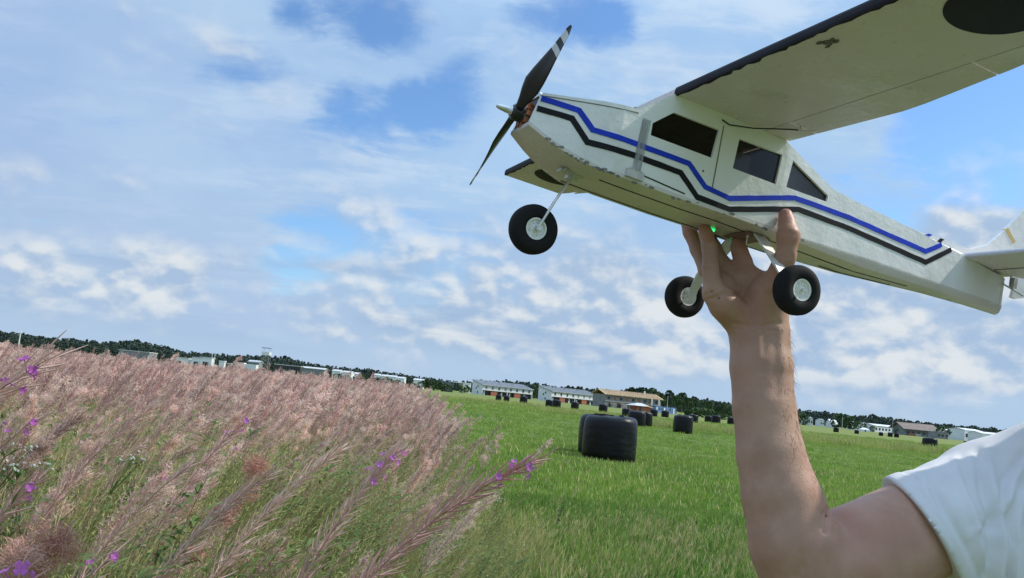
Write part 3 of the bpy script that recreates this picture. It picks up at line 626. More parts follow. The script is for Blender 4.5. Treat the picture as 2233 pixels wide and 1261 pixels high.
def solid_panel(bm, thick):                    # give the panel its foam thickness; outer face follows wf(x)
    bm.normal_update(); geom = bmesh.ops.extrude_face_region(bm, geom=bm.faces[:])
    new = [g for g in geom['geom'] if isinstance(g, bmesh.types.BMVert)]; newset = set(new)
    for f in bm.faces: f.material_index = 0
    for v in bm.verts: v.co.y = wf(v.co.x)-(0 if v in newset else thick)
    for f in bm.faces:
        k = [v in newset for v in f.verts]
        f.material_index = 0 if any(k) else 1
    bmesh.ops.recalc_face_normals(bm, faces=bm.faces[:]); return bm
for sgn in (1, -1):
    bm = solid_panel(panel(top+bot[::-1], [W1, W2, W3]), .005)
    if sgn < 0:
        for v in bm.verts: v.co.y *= -1
        bmesh.ops.recalc_face_normals(bm, faces=bm.faces[:])
    me = bpy.data.meshes.new('side_panel'); bm.to_mesh(me); bm.free(); me.materials.append(F_white); me.materials.append(F_dark); sp = link('side_panel', me, plane)
    for wnd in (W1, W2, W3):
        if sgn > 0: fixn(MB().prism([(x, wf(x)-.0036, z) for x, z in wnd], (0, -.0004, 0), (0, .0004, 0)).build('window_pane', F_tint, sp))
        else: MB().prism([(x, -.0462 if x > 0 else -wf(x)+.0032, z) for x, z in wnd], (0, -.0008, 0), (0, .0008, 0)).build('window_pane', F_film, sp)
# belly: flat plate with rolled lower edges towards the tail
xs = sorted(set([b[0] for b in bot]+[-.38, -.23, -.10, .02, .09, .16, .22, .256, .295, .313]), reverse=True); V = []; F = []
prof = []
for x in xs:
    w_ = wf(x); zb = zbot(x); ch = float(np.interp(x, [-.44, -.32, -.16, -.04, .06], [.010, .0075, .0115, .003, .0006])); cy = min(w_*.8, ch*1.1+.0004)
    ring = [(x, -w_-.0002, zb+.004), (x, -w_-.0002, zb), (x, -w_+cy*.35, zb-ch*.72), (x, -w_+cy, zb-ch), (x, w_-cy, zb-ch), (x, w_-cy*.35, zb-ch*.72), (x, w_+.0002, zb), (x, w_+.0002, zb+.004)]
    prof.append(ring); V += ring
for i in range(len(xs)-1):
    for k in range(7): F.append((i*8+k, i*8+k+1, (i+1)*8+k+1, (i+1)*8+k))
F.append((0, 1, 2, 3, 4, 5, 6, 7)[::-1]); e0 = (len(xs)-1)*8; F.append(tuple(range(e0, e0+8)))
belly = fixn(link('belly', mk('belly', V, F, F_shaded, angle=35), plane))
def bellyz(x): return zbot(x)-float(np.interp(x, [-.44, -.32, -.16, -.04, .06], [.010, .0075, .0115, .003, .0006]))
# top skins: hood, windscreen, rear deck with ridge, firewall, tail plate
def skin(name, secs, m, th=.004):
    V = []; F = []; n = len(secs[0])
    for s_ in secs: V += list(s_)
    for s_ in secs: V += [(x, y*.97, z-th) for x, y, z in s_]
    N_ = len(secs)*n
    for i in range(len(secs)-1):
        for k in range(n-1):
            a = (i*n+k, i*n+k+1, (i+1)*n+k+1, (i+1)*n+k); F.append(a); F.append(tuple(j+N_ for j in a[::-1]))
    for i in range(len(secs)-1):
        for k in (0, n-1): F.append((i*n+k, (i+1)*n+k, (i+1)*n+k+N_, i*n+k+N_))
    for i in (0, len(secs)-1):
        for k in range(n-1): F.append((i*n+k, i*n+k+1, i*n+k+1+N_, i*n+k+N_))
    return fixn(link(name, mk(name, V, F, m, angle=40), plane))
skin('hood', [[(x, -wf(x)+.0051, ztop(x)-.0005), (x, -wf(x)*.6, ztop(x)+.0035), (x, wf(x)*.6, ztop(x)+.0035), (x, wf(x)-.0051, ztop(x)-.0005)] for x in (.3165, .30, .27, .24, .209)], F_white)
skin('windscreen', [[(x, -.0442, z-.001), (x, .0442, z-.001)] for x, z in ((.209, .1565), (.1668, .1905))], F_film, .002)
skin('rear_window', [[(x, -wf(x)+.0052, z-.0005), (x, wf(x)-.0052, z-.0005)] for x, z in ((.0072, .1885), (-.0815, .1562))], F_white)
skin('rear_deck', [[(x, -wf(x)+.0051, ztop(x)-.0003), (x, 0, ztop(x)+.012), (x, wf(x)-.0051, ztop(x)-.0003)] for x in (-.0818, -.12, -.2, -.3, -.35, -.436)], F_white)
fwl = [(x, s*.0252, z) for s in (1,) for x, z in ((.3165, .1425), (.3238, .1036))]
MB().add([(.3150, -.0205, .1428), (.3150, .0205, .1428), (.3215, .0205, .1036), (.3215, -.0205, .1036), (.3110, -.0205, .1428), (.3110, .0205, .1428), (.3175, .0205, .1036), (.3175, -.0205, .1036)],
         [(0, 1, 2, 3), (7, 6, 5, 4), (0, 4, 5, 1), (1, 5, 6, 2), (2, 6, 7, 3), (3, 7, 4, 0)]).build('firewall', F_dark, plane)
MB().box((-.4375, 0, .119), (.003, .0185, .042)).build('tail_plate', F_white, plane)
MB().box((.115, 0, .098), (.18, .08, .002)).build('cabin_floor', F_dark, plane)
MB().prism([(.046, .020, .128), (.074, .020, .126), (.074, .020, .149), (.060, .020, .157), (.046, .020, .155)], (0, 0, 0), (0, .0225, 0)).build('foam_block', F_white, plane)

# stripes: tapes that lie on the side panels
def tape(name, line, hw, m, sgn=1, off=.0007, parent=plane, wfun=wf, tips=None):
    P = [np.array(p) for p in line]; L, R_ = [], []
    def dirn(a, b): d = b-a; return d/np.linalg.norm(d)
    for i, p in enumerate(P):
        d0 = dirn(P[i-1], p) if i else dirn(p, P[1]); d1 = dirn(p, P[i+1]) if i < len(P)-1 else d0
        n0, n1 = np.array([-d0[1], d0[0]]), np.array([-d1[1], d1[0]]); n = n0+n1; n /= np.linalg.norm(n); k = hw/max(.35, n@n0)
        L.append(p+n*k); R_.append(p-n*k)
    V, F, c = [], [], 0
    for i in range(len(P)-1):
        m_ = max(1, int(np.linalg.norm(P[i+1]-P[i])/.012))
        for j in range(m_+1):
            t = j/m_
            jt = (rng.random(2)-.5)*hw*.16
            for q, e_ in ((L[i]*(1-t)+L[i+1]*t, jt[0]), (R_[i]*(1-t)+R_[i+1]*t, jt[1])):
                y = sgn*(wfun(q[0])+off); V.append((q[0], y, q[1]+e_)); V.append((q[0], y-sgn*off*1.6, q[1]+e_))
        for j in range(m_):
            b = c+j*4; F += [(b, b+2, b+6, b+4), (b, b+4, b+5, b+1), (b+2, b+3, b+7, b+6)]
        c += (m_+1)*4
    return fixn(link(name, mk(name, V, F, m), parent))
BLUE = [(.3173, .1355), (.2752, .1335), (.2560, .1163), (.2013, .1171), (.1315, .1175), (.1041, .0980), (.0689, .0952), (-.0245, .1254), (-.1171, .1302), (-.2677, .1299), (-.2964, .1478)]
BLACK = [(.3193, .1234), (.2811, .1227), (.2592, .1013), (.1981, .1038), (.1399, .1036), (.1121, .0832), (.0660, .0828), (-.0322, .1133), (-.1204, .1169), (-.2711, .1158), (-.3170, .1470)]
for s in (1, -1):
    tape('blue_stripe', BLUE, .0031, F_blue, s); tape('black_stripe', BLACK, .0033, F_black, s)
tape('door_line', [(.2010, .0862), (.1290, .0818)], .0007, F_black, 1, .0005); tape('panel_seam', [(.0964, .1757), (.0948, .0999)], .0007, F_seam, 1, .0004)
tape('hood_seam', [(.3190, .1385), (.208, .1519)], .0005, F_seam, 1, .0004)
def clear_film():
    m = bpy.data.materials.new('clear_film'); m.use_nodes = True; t = m.node_tree; t.nodes.clear(); N = NT(t); co = N.n('ShaderNodeTexCoord').outputs['Object']
    p = N.n('ShaderNodeBsdfPrincipled'); p.inputs['Base Color'].default_value = (.33, .34, .34, 1); p.inputs['Roughness'].default_value = .2
    tr = N.n('ShaderNodeBsdfTransparent'); mx = N.n('ShaderNodeMixShader'); N.put(mx.inputs[0], N.step(N.noise(N.vmath('MULTIPLY', co, (3, 1, .4)), 130, 3), .35, .65, .30, .75)); N.l(tr.outputs[0], mx.inputs[1]); N.l(p.outputs[0], mx.inputs[2]); N.l(mx.outputs[0], N.n('ShaderNodeOutputMaterial').inputs[0]); return m
tape('clear_tape_strip', [(.1965, .1485), (.1962, .0850)], .0052, clear_film(), 1, .0013)
mb = MB(); mb.box((.198, .0505, .0822), (.022, .006, .009)); mb.tube([(.19, .052, .0866), (.206, .052, .0866)], .0016, 8); mb.build('metal_clip', F_metal, plane)
mb = MB()
for i in range(46):
    x = rng.uniform(.17, .30) if i < 30 else rng.uniform(-.05, .17); z = zbot(x)+rng.normal()*.0012; s_ = rng.uniform(.0008, .0026)
    y = wf(x)+.0006; pts = [(x+s_*1.8*math.cos(a)*rng.uniform(.5, 1.2), y, z+s_*.8*math.sin(a)*rng.uniform(.5, 1.2)) for a in np.arange(0, 6.28, 1.05)]
    mb.prism(pts, (0, -.0012, 0), (0, .0002, 0))
tag(mb.build('chipped_edge', mat('bare_chip', (.20, .19, .165), .8, var=.4, vscale=200), plane), kind='stuff')
# tapes under the belly
for y0_, x0, x1 in ((.0152, .2218, -.262), (-.040, .245, -.10), (-.018, -.13, -.25)):
    pts = np.linspace(x0, x1, 22); V = []; F = []
    for i, x in enumerate(pts):
        y_ = y0_*min(1, wf(x)/.0494*1.08); z = bellyz(x)-.0005
        V += [(x, y_-.0012, z), (x, y_+.0012, z), (x, y_-.0012, z+.0012), (x, y_+.0012, z+.0012)]
    for i in range(len(pts)-1): b = i*4; F += [(b, b+1, b+5, b+4), (b, b+4, b+6, b+2), (b+1, b+3, b+7, b+5)]
    link('belly_tape', mk('belly_tape', V, F, F_black), plane)
led = MB().lathe([(-.0035, 0), (-.003, .0022), (-.001, .0032), (.001, .0034)], (.0369, -.0208, bellyz(.0369)), (0, 0, 1), 16).build('status_light', mat('led_base', (.1, .5, .2), .3), plane, smooth=True)
lm = bpy.data.materials.new('lit_led'); lm.use_nodes = True; bs = lm.node_tree.nodes['Principled BSDF']; bs.inputs['Base Color'].default_value = (.05, .6, .2, 1); bs.inputs['Emission Color'].default_value = (.04, 1.0, .25, 1); bs.inputs['Emission Strength'].default_value = 1.3
led.data.materials[0] = lm

# wing: flat underside, folded top, tapered outer trailing edge; hinged flaps and ailerons
def xle(y): return float(np.interp(abs(y), [0, .2, .49], [.1668, .165, .161]))
def xte(y): return float(np.interp(abs(y), [0, .10, .225, .30, .36, .44, .492], [.004, .000, -.006, .004, .012, .030, .050]))
ZW = .189; HX = .0410
def dih(y): return 0.0
def wing_section(y, xa, xb, nose):
    xl = xle(y); ch = xl-xte(y); pts = []
    def ztp(x):
        t = (xl-x)/max(ch, 1e-6); return ZW+float(np.interp(t, [0, .03, .12, .30, .6, 1.0], [.0085, .012, .0170, .0195, .0130, .0032]))
    n = 7; up = [(xa+(xb-xa)*i/(n-1)) for i in range(n)]
    return [(xa, y, ZW)]+[(x, y, ztp(x)) for x in up]+[(xb, y, ZW)]
def wing_piece(name, ys, xa, xb, m, parent, gap=0.0):
    V = []; F = []; n = 9
    for y in ys: V += wing_section(y, xa(y), xb(y), True)
    for i in range(len(ys)-1):
        for k in range(n): F.append((i*n+k, i*n+(k+1) % n, (i+1)*n+(k+1) % n, (i+1)*n+k))
    F.append(tuple(range(n))); F.append(tuple((len(ys)-1)*n+k for k in range(n))[::-1])
    return fixn(link(name, mk(name, V, F, m, angle=30), parent))
ys = list(np.linspace(-.492, .492, 41))
wing = wing_piece('wing', ys, xle, lambda y: max(HX, xte(y)+.004) if abs(y) < .47 else max(HX, xte(y)+.002), F_shaded, plane)
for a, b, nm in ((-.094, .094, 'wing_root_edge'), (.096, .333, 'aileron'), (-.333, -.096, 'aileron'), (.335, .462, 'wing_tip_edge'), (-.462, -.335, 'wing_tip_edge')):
    wing_piece(nm, list(np.linspace(a, b, 9)), lambda y: HX-.0012, lambda y: min(xte(y), HX-.004), F_shaded, plane)
for ya, yb in ((.047, .4925), (-.4925, -.047)):      # dark tape wrapped round the leading edge of each half, its hem frayed
    V = []; F = []
    for i, y in enumerate(np.linspace(ya, yb, 60)):
        x = xle(y); j1, j2 = rng.uniform(-.0008, .0012), rng.uniform(-.002, .002)
        V += [(x-.0022-j1*2, y, ZW-.0006), (x+.0008, y, ZW-.0006), (x+.0016, y, ZW+.0020), (x+.0016, y, ZW+.0064), (x+.0006, y, ZW+.0094), (x-.012-j2, y, ZW+.0150)]
    for i in range(59):
        for k in range(5): F.append((i*6+k, i*6+k+1, (i+1)*6+k+1, (i+1)*6+k))
    link('leading_edge_tape', mk('leading_edge_tape', V, F, F_letape), wing)
for s in (1, -1):
    pts = [(.100+.039*math.cos(a), s*.405+.040*math.sin(a), ZW-.0008) for a in np.linspace(0, 2*math.pi, 48, endpoint=False)]
    fixn(MB().prism(pts, (0, 0, 0), (0, 0, .0010)).build('black_roundel', F_black, wing))
    fixn(MB().box((.105, s*.4945, ZW+.006), (.105, .0022, .011)).build('tip_edge', F_grey, wing))
mb = MB()
for cx_, cy_, sx, sy, nn in ((.1462, .268, .006, .006, 9), (.1500, .262, .003, .005, 7), (.1425, .275, .0032, .006, 8), (.1405, .262, .0018, .0045, 7), (.1478, .2755, .0028, .003, 6)):
    q = [(cx_+sx*rng.uniform(.5, 1.1)*math.cos(a), cy_+sy*rng.uniform(.5, 1.1)*math.sin(a), ZW-.0006) for a in np.linspace(0, 6.28, nn, endpoint=False)]; mb.prism(q, (0, 0, -.0001*len(mb.M)/10), (0, 0, .0008))
fixn(mb.build('peeled_mark', mat('bare_foam', (.12, .11, .085), .8, var=.5, vscale=250), wing))
MB().tube([(.1010, .0510, .1815), (.090, .0512, .1790), (.060, .056, .184), (.030, .085, .1865), (.022, .0905, .187)], .0008, 6).build('servo_wire', F_black, plane)
mb = MB(); mb.tube([(.0255, .096, .189), (.0255, .096, .1835)], .0012, 8); mb.tube([(.026, .095, .1842), (.013, .108, .1850)], .0007, 6); mb.build('control_horn', F_steel, plane)
for x, z in ((.1245, .1150), (.1115, .1150)): MB().lathe([(0, .0011), (.0012, .0009)], (x, .0494, z), (0, 1, 0), 10).build('pin_head', F_black, plane)

# tail surfaces
def plate(name, poly, z0, z1, m, parent=plane, axis='z'):
    q = [(x, y, z0) for x, y in poly] if axis == 'z' else [(x, z0, y) for x, y in poly]
    o = fixn(MB().prism(q, (0, 0, 0), (0, 0, z1-z0) if axis == 'z' else (0, z1-z0, 0)).build(name, m, parent)); return o
st = plate('tailplane', [(-.3512, .014), (-.3525, .11), (-.368, .185), (-.4150, .19), (-.4150, -.19), (-.368, -.185), (-.3525, -.11), (-.3512, -.014)], .1455, .1515, F_shaded)
plate('elevator', [(-.4168, .188), (-.455, .180), (-.466, .10), (-.466, .02), (-.450, .012), (-.450, -.012), (-.466, -.02), (-.466, -.10), (-.455, -.18), (-.4168, -.188)], .1460, .1505, F_shaded)
for s in (1, -1): plate('hinge_tape', [(-.4115, s*.012), (-.4115, s*.186), (-.4128, s*.186), (-.4128, s*.012)], .1449, .1456, F_black, st)
tq = [(-.3502, .014), (-.3515, .11), (-.3670, .186)]
mb = MB()
for s in (1, -1): mb.tube([(x, s*y, .1485) for x, y in tq], .0034, 8)
mb.build('leading_edge', F_grey, st)
fin = plate('fin', [(-.262, .1600), (-.300, .1640), (-.3245, .1644), (-.345, .1636), (-.372, .1655), (-.4032, .1803), (-.4264, .2044), (-.4493, .2322), (-.4669, .2552), (-.488, .285), (-.497, .285), (-.470, .153), (-.40, .151), (-.30, .151)], -.0028, .0028, F_white, axis='y')
plate('rudder', [(-.4985, .285), (-.540, .283), (-.535, .14), (-.475, .12), (-.4665, .120), (-.4720, .153)], -.0026, .0026, F_white, axis='y')
plate('yellow_tape', [(-.4325, .2120), (-.4365, .2165), (-.4560, .2010), (-.4520, .1965)], -.0034, .0034, F_yellow, fin, axis='y')
plate('blue_band', [(-.2835, .1600), (-.2915, .1600), (-.2975, .1640), (-.2905, .1640)], -.0033, .0033, F_blue, fin, axis='y'); plate('black_band', [(-.3040, .153), (-.3100, .153), (-.3200, .1640), (-.3130, .1640)], -.0033, .0033, F_black, fin, axis='y')
mb = MB(); mb.box((-.4555, .010, .1385), (.014, .002, .015)); mb.tube([(-.43, .012, .131), (-.475, .013, .124)], .0012, 6); mb.tube([(-.452, .012, .128), (-.452, .012, .144)], .0025, 8); mb.build('control_horn', F_clear, plane)

# undercarriage
def wheel(name, c, side, parent):
    e_ = empty(name, c); e_.parent = parent; r = .0284
    prof = [(-.0085, .0118), (-.0105, .0160), (-.0108, .0215), (-.0085, .0265), (-.0045, .0281), (0, r), (.0045, .0281), (.0085, .0265), (.0108, .0215), (.0105, .0160), (.0085, .0118)]
    MB().lathe(prof+[prof[0]], (0, 0, 0), (0, 1, 0), 48).build('tyre', F_tyre, e_, smooth=True)
    mb = MB(); mb.lathe([(-.0085, .0), (-.0085, .0040), (-.0068, .0046), (-.0068, .0100), (-.0092, .0108), (-.0094, .0124), (.0094, .0124), (.0092, .0108), (.0068, .0100), (.0068, .0046), (.0085, .0040), (.0085, .0)], (0, 0, 0), (0, 1, 0), 32)
    for s in (-1, 1):
        for k in range(6): a = k*math.pi/3; mb.box((.0072*math.cos(a), s*.0068, .0072*math.sin(a)), (.0016, .0022, .0016))
    mb.build('rim', F_rim, e_, angle=40)
    mb = MB()
    for s in (-1, 1):
        for k in range(6): a = (k+.5)*math.pi/3; mb.lathe([(s*.0066, .0013), (s*.0072, .0013)], (.0075*math.cos(a), 0, .0075*math.sin(a)), (0, 1, 0), 8)
    mb.lathe([(-.0125, .0018), (.0125, .0018)], (0, 0, 0), (0, 1, 0), 10); mb.build('axle', F_metal, e_); return e_
wheel('main_wheel', (0, .1105, 0), 1, plane); wheel('main_wheel', (0, -.1105, 0), -1, plane); wheel('nose_wheel', (.2805, 0, -.0006), 0, plane)
zp = .0735
for s in (1, -1):
    secs = [((-.0135, .0135), (0, zp)), ((-.0085, .0085), (s*.026, zp)), ((-.0085, .0090), (s*.034, zp-.006)), ((-.0055, .0095), (s*.0800, .0275)), ((-.0060, .0055), (s*.0935, .0100)), ((-.0055, .0055), (s*.0955, -.0065))]
    V = []; F = []
    for (xa, xb), (y, z) in secs: V += [(xa, y, z), (xb, y, z), (xb, y-s*.0022, z-.0012), (xa, y-s*.0022, z-.0012)]
    for i in range(len(secs)-1):
        for k in range(4): F.append((i*4+k, i*4+(k+1) % 4, (i+1)*4+(k+1) % 4, (i+1)*4+k))
    F.append((3, 2, 1, 0)); b = (len(secs)-1)*4; F.append((b, b+1, b+2, b+3)); fixn(link('gear_leg', mk('gear_leg', V, F, F_leg), plane))
mb = MB(); mb.box((0, 0, .0722), (.034, .050, .0016)); mb.build('gear_plate', mat('brown_plywood', (.22, .13, .10), .7, var=.2, vscale=80), plane)
mb = MB()
for y in (-.016, .016): mb.lathe([(0, .0022), (-.003, .0022), (-.003, .0008), (-.012, .0008)], (.010, y, .0714), (0, 0, 1), 8)
mb.build('gear_bolt', F_steel, plane)
mb = MB(); mb.box((.2510, 0, bellyz(.251)-.0015), (.030, .012, .003)); mb.box((.2520, .002, .0728), (.009, .009, .010)); mb.tube([(.262, -.007, .075), (.262, .010, .075)], .0018, 6); mb.box((.244, -.008, .073), (.012, .003, .004)); mb.build('nose_gear_mount', F_metal, plane)
MB().tube([(.2515, .004, .082), (.2535, .006, .066), (.268, .0125, .034), (.2798, .0128, .0012)], .0017, 8).build('nose_gear_strut', F_steel, plane)
mb = MB(); mb.lathe([(0, .0032), (.006, .0032)], (.2803, .0105, -.0004), (0, 1, 0), 10); mb.build('wheel_collar', F_metal, plane)

# motor and propeller
mx, mz = .3320, .1203
MB().lathe([(-.026, .0125), (-.012, .0128), (-.008, .0110), (-.004, .006)], (mx, 0, mz), (1, 0, 0), 24).build('motor', mat('motor_can', (.10, .09, .09), .35, metal=.7), plane, angle=40)
mb = MB()
for k in range(9): a = k*2*math.pi/9; mb.box((mx-.0125, .0122*math.cos(a), mz+.0122*math.sin(a)), (.011, .0055, .0055))
mb.build('motor_winding', F_copper, plane)
mb = MB()
for y, z in ((.008, .006), (-.006, .010), (.010, -.008)): mb.tube([(.317, y*1.4, mz+z*1.3), (.322, y*1.9, mz+z*1.9), (.330-.012, y*1.2, mz+z*1.1)], .0013, 6)
mb.build('motor_wire', mat('orange_wire', (.55, .17, .06), .5), plane)
pe = empty('propeller', (mx, 0, mz)); pe.parent = plane
dv = np.array([0, .1067, .0672]); dv /= np.linalg.norm(dv); tv = np.cross([1, 0, 0], dv)
fr = [.05, .10, .16, .24, .33, .45, .58, .70, .715, .78, .785, .846, .85, .937, .94, .975, 1.0]; RP = .1265
def blade(sg):
    V = []; F = []; M = []; n = 10
    for f in fr:
        c = float(np.interp(f, [.05, .12, .2, .30, .38, .55, .8, .95, 1.0], [.010, .011, .016, .024, .0255, .0215, .0135, .0095, .003])); be = math.radians(float(np.interp(f, [.05, .2, .4, .7, 1], [58, 46, 33, 22, 16]))); th = float(np.interp(f, [.05, .15, .4, 1], [.0075, .0050, .0028, .0010]))
        cv = math.cos(be)*sg*tv+math.sin(be)*np.array([1., 0, 0]); nv = np.cross(sg*dv, cv); o = sg*dv*RP*f+cv*c*float(np.interp(f, [0, .3, 1], [0, .06, -.12]))
        for k in range(n):
            a = 2*math.pi*k/n; V.append(o+cv*c*.5*math.cos(a)+nv*th*.5*math.sin(a)+nv*.0012*math.cos(a)**2)
    for i in range(len(fr)-1):
        wb = fr[i] in (.715, .85) or (.71 < fr[i] < .78) or (.85 <= fr[i] < .93)
        for k in range(n): F.append((i*n+k, i*n+(k+1) % n, (i+1)*n+(k+1) % n, (i+1)*n+k)); M.append(1 if wb else 0)
    F += [tuple(range(n)), tuple((len(fr)-1)*n+k for k in range(n))]; M += [0, 0]
    return fixn(link('blade', mk('blade', V, F, [F_prop, F_propw], M, smooth=True), pe))
blade(1); blade(-1)
MB().lathe([(-.006, .008), (-.005, .0092), (.004, .0092), (.0055, .0075)], (0, 0, 0), (1, 0, 0), 24).build('hub', F_prop, pe, angle=40)
MB().lathe([(.0055, .0058), (.0075, .0058), (.0080, .0040), (.012, .0038), (.020, .0030), (.0240, .0020), (.0250, .0)], (0, 0, 0), (1, 0, 0), 20).build('spinner', F_metal, pe, smooth=True)
# ------------------------------------------------------------------ the person: distance fields blended smoothly, then meshed
def seg_sdf(P, a, b, ra, rb):
    a = np.asarray(a); b = np.asarray(b); ab = b-a; L2 = float(ab@ab)+1e-12
    t = np.clip(((P-a)@ab)/L2, 0, 1); d = P-(a+t[..., None]*ab); return np.sqrt((d*d).sum(-1))-(ra+(rb-ra)*t)
class Field:
    def __init__(s, lo, hi, h):
        s.lo = np.array(lo, float); s.h = h; s.n = np.ceil((np.array(hi)-s.lo)/h).astype(int)+1
        s.f = np.full(s.n, .2, np.float32); s.tint = None
    def sub(s, lo, hi):
        i0 = np.clip(np.floor((np.array(lo)-s.lo)/s.h).astype(int), 0, s.n-1); i1 = np.clip(np.ceil((np.array(hi)-s.lo)/s.h).astype(int)+1, 1, s.n)
        sl = tuple(slice(a, b) for a, b in zip(i0, i1)); g = np.stack(np.meshgrid(*[s.lo[k]+np.arange(i0[k], i1[k])*s.h for k in range(3)], indexing='ij'), -1).astype(np.float32)
        return sl, g
    def cap(s, a, b, ra, rb, k=.006, carve=False):
        a, b = np.asarray(a), np.asarray(b); m = max(ra, rb)+k+.012
        sl, g = s.sub(np.minimum(a, b)-m, np.maximum(a, b)+m)
        if min(g.shape[:3]) == 0: return
        d = seg_sdf(g, a, b, ra, rb); f = s.f[sl]
        if carve:
            hh = np.clip(k-np.abs(f+d), 0, None)/k; s.f[sl] = np.maximum(f, -d)+hh*hh*k*.25
        else:
            hh = np.clip(k-np.abs(f-d), 0, None)/k; s.f[sl] = np.minimum(f, d)-hh*hh*k*.25
    def chain(s, pts, k=.006):
        for (a, ra), (b, rb) in zip(pts[:-1], pts[1:]): s.cap(a, b, ra, rb, k)
    def cut(s, p, n):                          # keep the side n points away from
        sl, g = s.sub(s.lo, s.lo+s.n*s.h); s.f = np.maximum(s.f, ((g-np.asarray(p, np.float32))@np.asarray(n, np.float32)).astype(np.float32))
    def mesh(s, smooth=2):
        f = s.f; ins = f < 0; n = s.n
        cube = np.zeros(tuple(n-1), np.int8)
        for dx in (0, 1):
            for dy in (0, 1):
                for dz_ in (0, 1): cube += ins[dx:n[0]-1+dx, dy:n[1]-1+dy, dz_:n[2]-1+dz_]
        act = (cube > 0) & (cube < 8); idx = np.full(act.shape, -1, np.int64); cells = np.argwhere(act); idx[act] = np.arange(len(cells))
        acc = np.zeros((len(cells), 3)); cnt = np.zeros(len(cells)); cor = [np.array(c) for c in ((0, 0, 0), (1, 0, 0), (0, 1, 0), (0, 0, 1), (1, 1, 0), (1, 0, 1), (0, 1, 1), (1, 1, 1))]
        for a in cor:
            for b in cor:
                if (b-a).sum() == 1 and (b-a).min() == 0:
                    A = cells+a; B = cells+b; fa = f[A[:, 0], A[:, 1], A[:, 2]]; fb = f[B[:, 0], B[:, 1], B[:, 2]]; x = (fa < 0) != (fb < 0)
                    t = np.where(x, fa/np.where(x, fa-fb, 1), 0)[:, None]; acc += np.where(x[:, None], a+(b-a)*t, 0); cnt += x
        V = s.lo+(cells+acc/cnt[:, None])*s.h; Q = []
        for ax in range(3):
            o1, o2 = [(1, 2), (2, 0), (0, 1)][ax]
            sA = [slice(None)]*3; sB = [slice(None)]*3; sA[ax] = slice(0, n[ax]-1); sB[ax] = slice(1, n[ax])
            x = ins[tuple(sA)] != ins[tuple(sB)]; e = np.argwhere(x); e = e[(e[:, o1] > 0) & (e[:, o2] > 0) & (e[:, o1] < n[o1]-1) & (e[:, o2] < n[o2]-1)]
            def id_(d1, d2): c = e.copy(); c[:, o1] -= d1; c[:, o2] -= d2; return idx[c[:, 0], c[:, 1], c[:, 2]]
            q = np.stack([id_(1, 1), id_(0, 1), id_(0, 0), id_(1, 0)], 1); flip = ~ins[e[:, 0], e[:, 1], e[:, 2]]; q[flip] = q[flip][:, ::-1]; Q.append(q)
        Q = np.concatenate(Q); Q = Q[(Q >= 0).all(1)]
        for _ in range(smooth):                # light relaxing
            S_ = np.zeros_like(V); c = np.zeros(len(V))
            for i, j in ((0, 1), (1, 2), (2, 3), (3, 0)):
                for a, b in ((i, j), (j, i)):
                    for k in range(3): S_[:, k] += np.bincount(Q[:, a], V[Q[:, b], k], len(V))
                    c += np.bincount(Q[:, a], minlength=len(V))
            V = V*.4+.6*S_/np.maximum(c, 1)[:, None]
        return V, Q

def skin_material():
    m = mat('skin', (.40, .215, .145), .5, spec=.35, sss=.12); t = m.node_tree; N = NT(t); p = t.nodes[m['bsdf']]
    co = N.n('ShaderNodeTexCoord').outputs['Object']
    c = N.mix(N.step(N.noise(co, 26, 5, .6), .35, .65), (.395, .225, .152), (.465, .278, .192))
    c = N.mix(N.step(N.noise(N.vmath('ADD', co, (5, 3, 1)), 9, 3), .45, .7, 0, .3), c, (.42, .20, .14))
    c = N.mix(N.step(N.noise(co, 420, 3, .6), .66, .76, 0, .35), c, (.27, .13, .085))
    at = N.n('ShaderNodeAttribute'); at.attribute_name = 'flush'; c = N.mix(at.outputs['Fac'], c, (.46, .20, .145))
    N.put(p.inputs['Base Color'], c)
    b = N.n('ShaderNodeBump'); b.inputs['Strength'].default_value = .35; b.inputs['Distance'].default_value = .0012
    vor = N.n('ShaderNodeTexVoronoi'); N.l(N.vmath('MULTIPLY', co, (1, 1, .6)), vor.inputs['Vector']); vor.inputs['Scale'].default_value = 520
    h = N.math('ADD', N.math('MULTIPLY', N.noise(co, 90, 5, .65), 1.6), N.math('MULTIPLY', vor.outputs['Distance'], .25)); N.l(h, b.inputs['Height']); N.l(b.outputs[0], p.inputs['Normal']); return m
M_skin = skin_material()
upc = np.array([0, 0, 1.0]) @ CAM; accw = np.array([.90, -.43, 0.0]); accc = accw @ CAM; fcw = np.array([-.43, -.90, 0]); fcc = fcw @ CAM   # world up, across to his left, forward: in camera axes
SR = C(2158, 1082, 1.13)                       # right shoulder joint

A = Field([.10, -.40, -1.22], [.70, .16, -.86], .0022)
def ell(px, py, d, hw, r, ax=(1, 0, 0)):       # two points that make a flattened limb section
    o = C(px, py, d); v = np.array(ax)*max(hw-r, 0); return (o-v, r), (o+v, r)
fore = [ell(1655, 690, 1.035, .0355, .0240), ell(1656, 730, 1.030, .0355, .0255), ell(1660, 800, 1.018, .0365, .0295), ell(1666, 890, 1.002, .0358, .0315), ell(1680, 990, .985, .0382, .0345), ell(1704, 1085, .970, .0440, .0395), ell(1738, 1190, .955, .0510, .0450)]
for q in (0, 1): A.chain([s_[q] for s_ in fore], .005)
A.cap(fore[-1][0][0], C(1752, 1250, .952), .045, .047, .01)
A.chain([(C(1752, 1240, .955), .049), (C(1840, 1224, .985), .0530), (C(1930, 1192, 1.025), .0575), (C(1990, 1163, 1.05), .0590), (C(2060, 1138, 1.09), .0500), (SR, .0450)], .006)
A.cap(C(1860, 1180, .985), C(1960, 1143, 1.04), .040, .0435, .012)                        # biceps
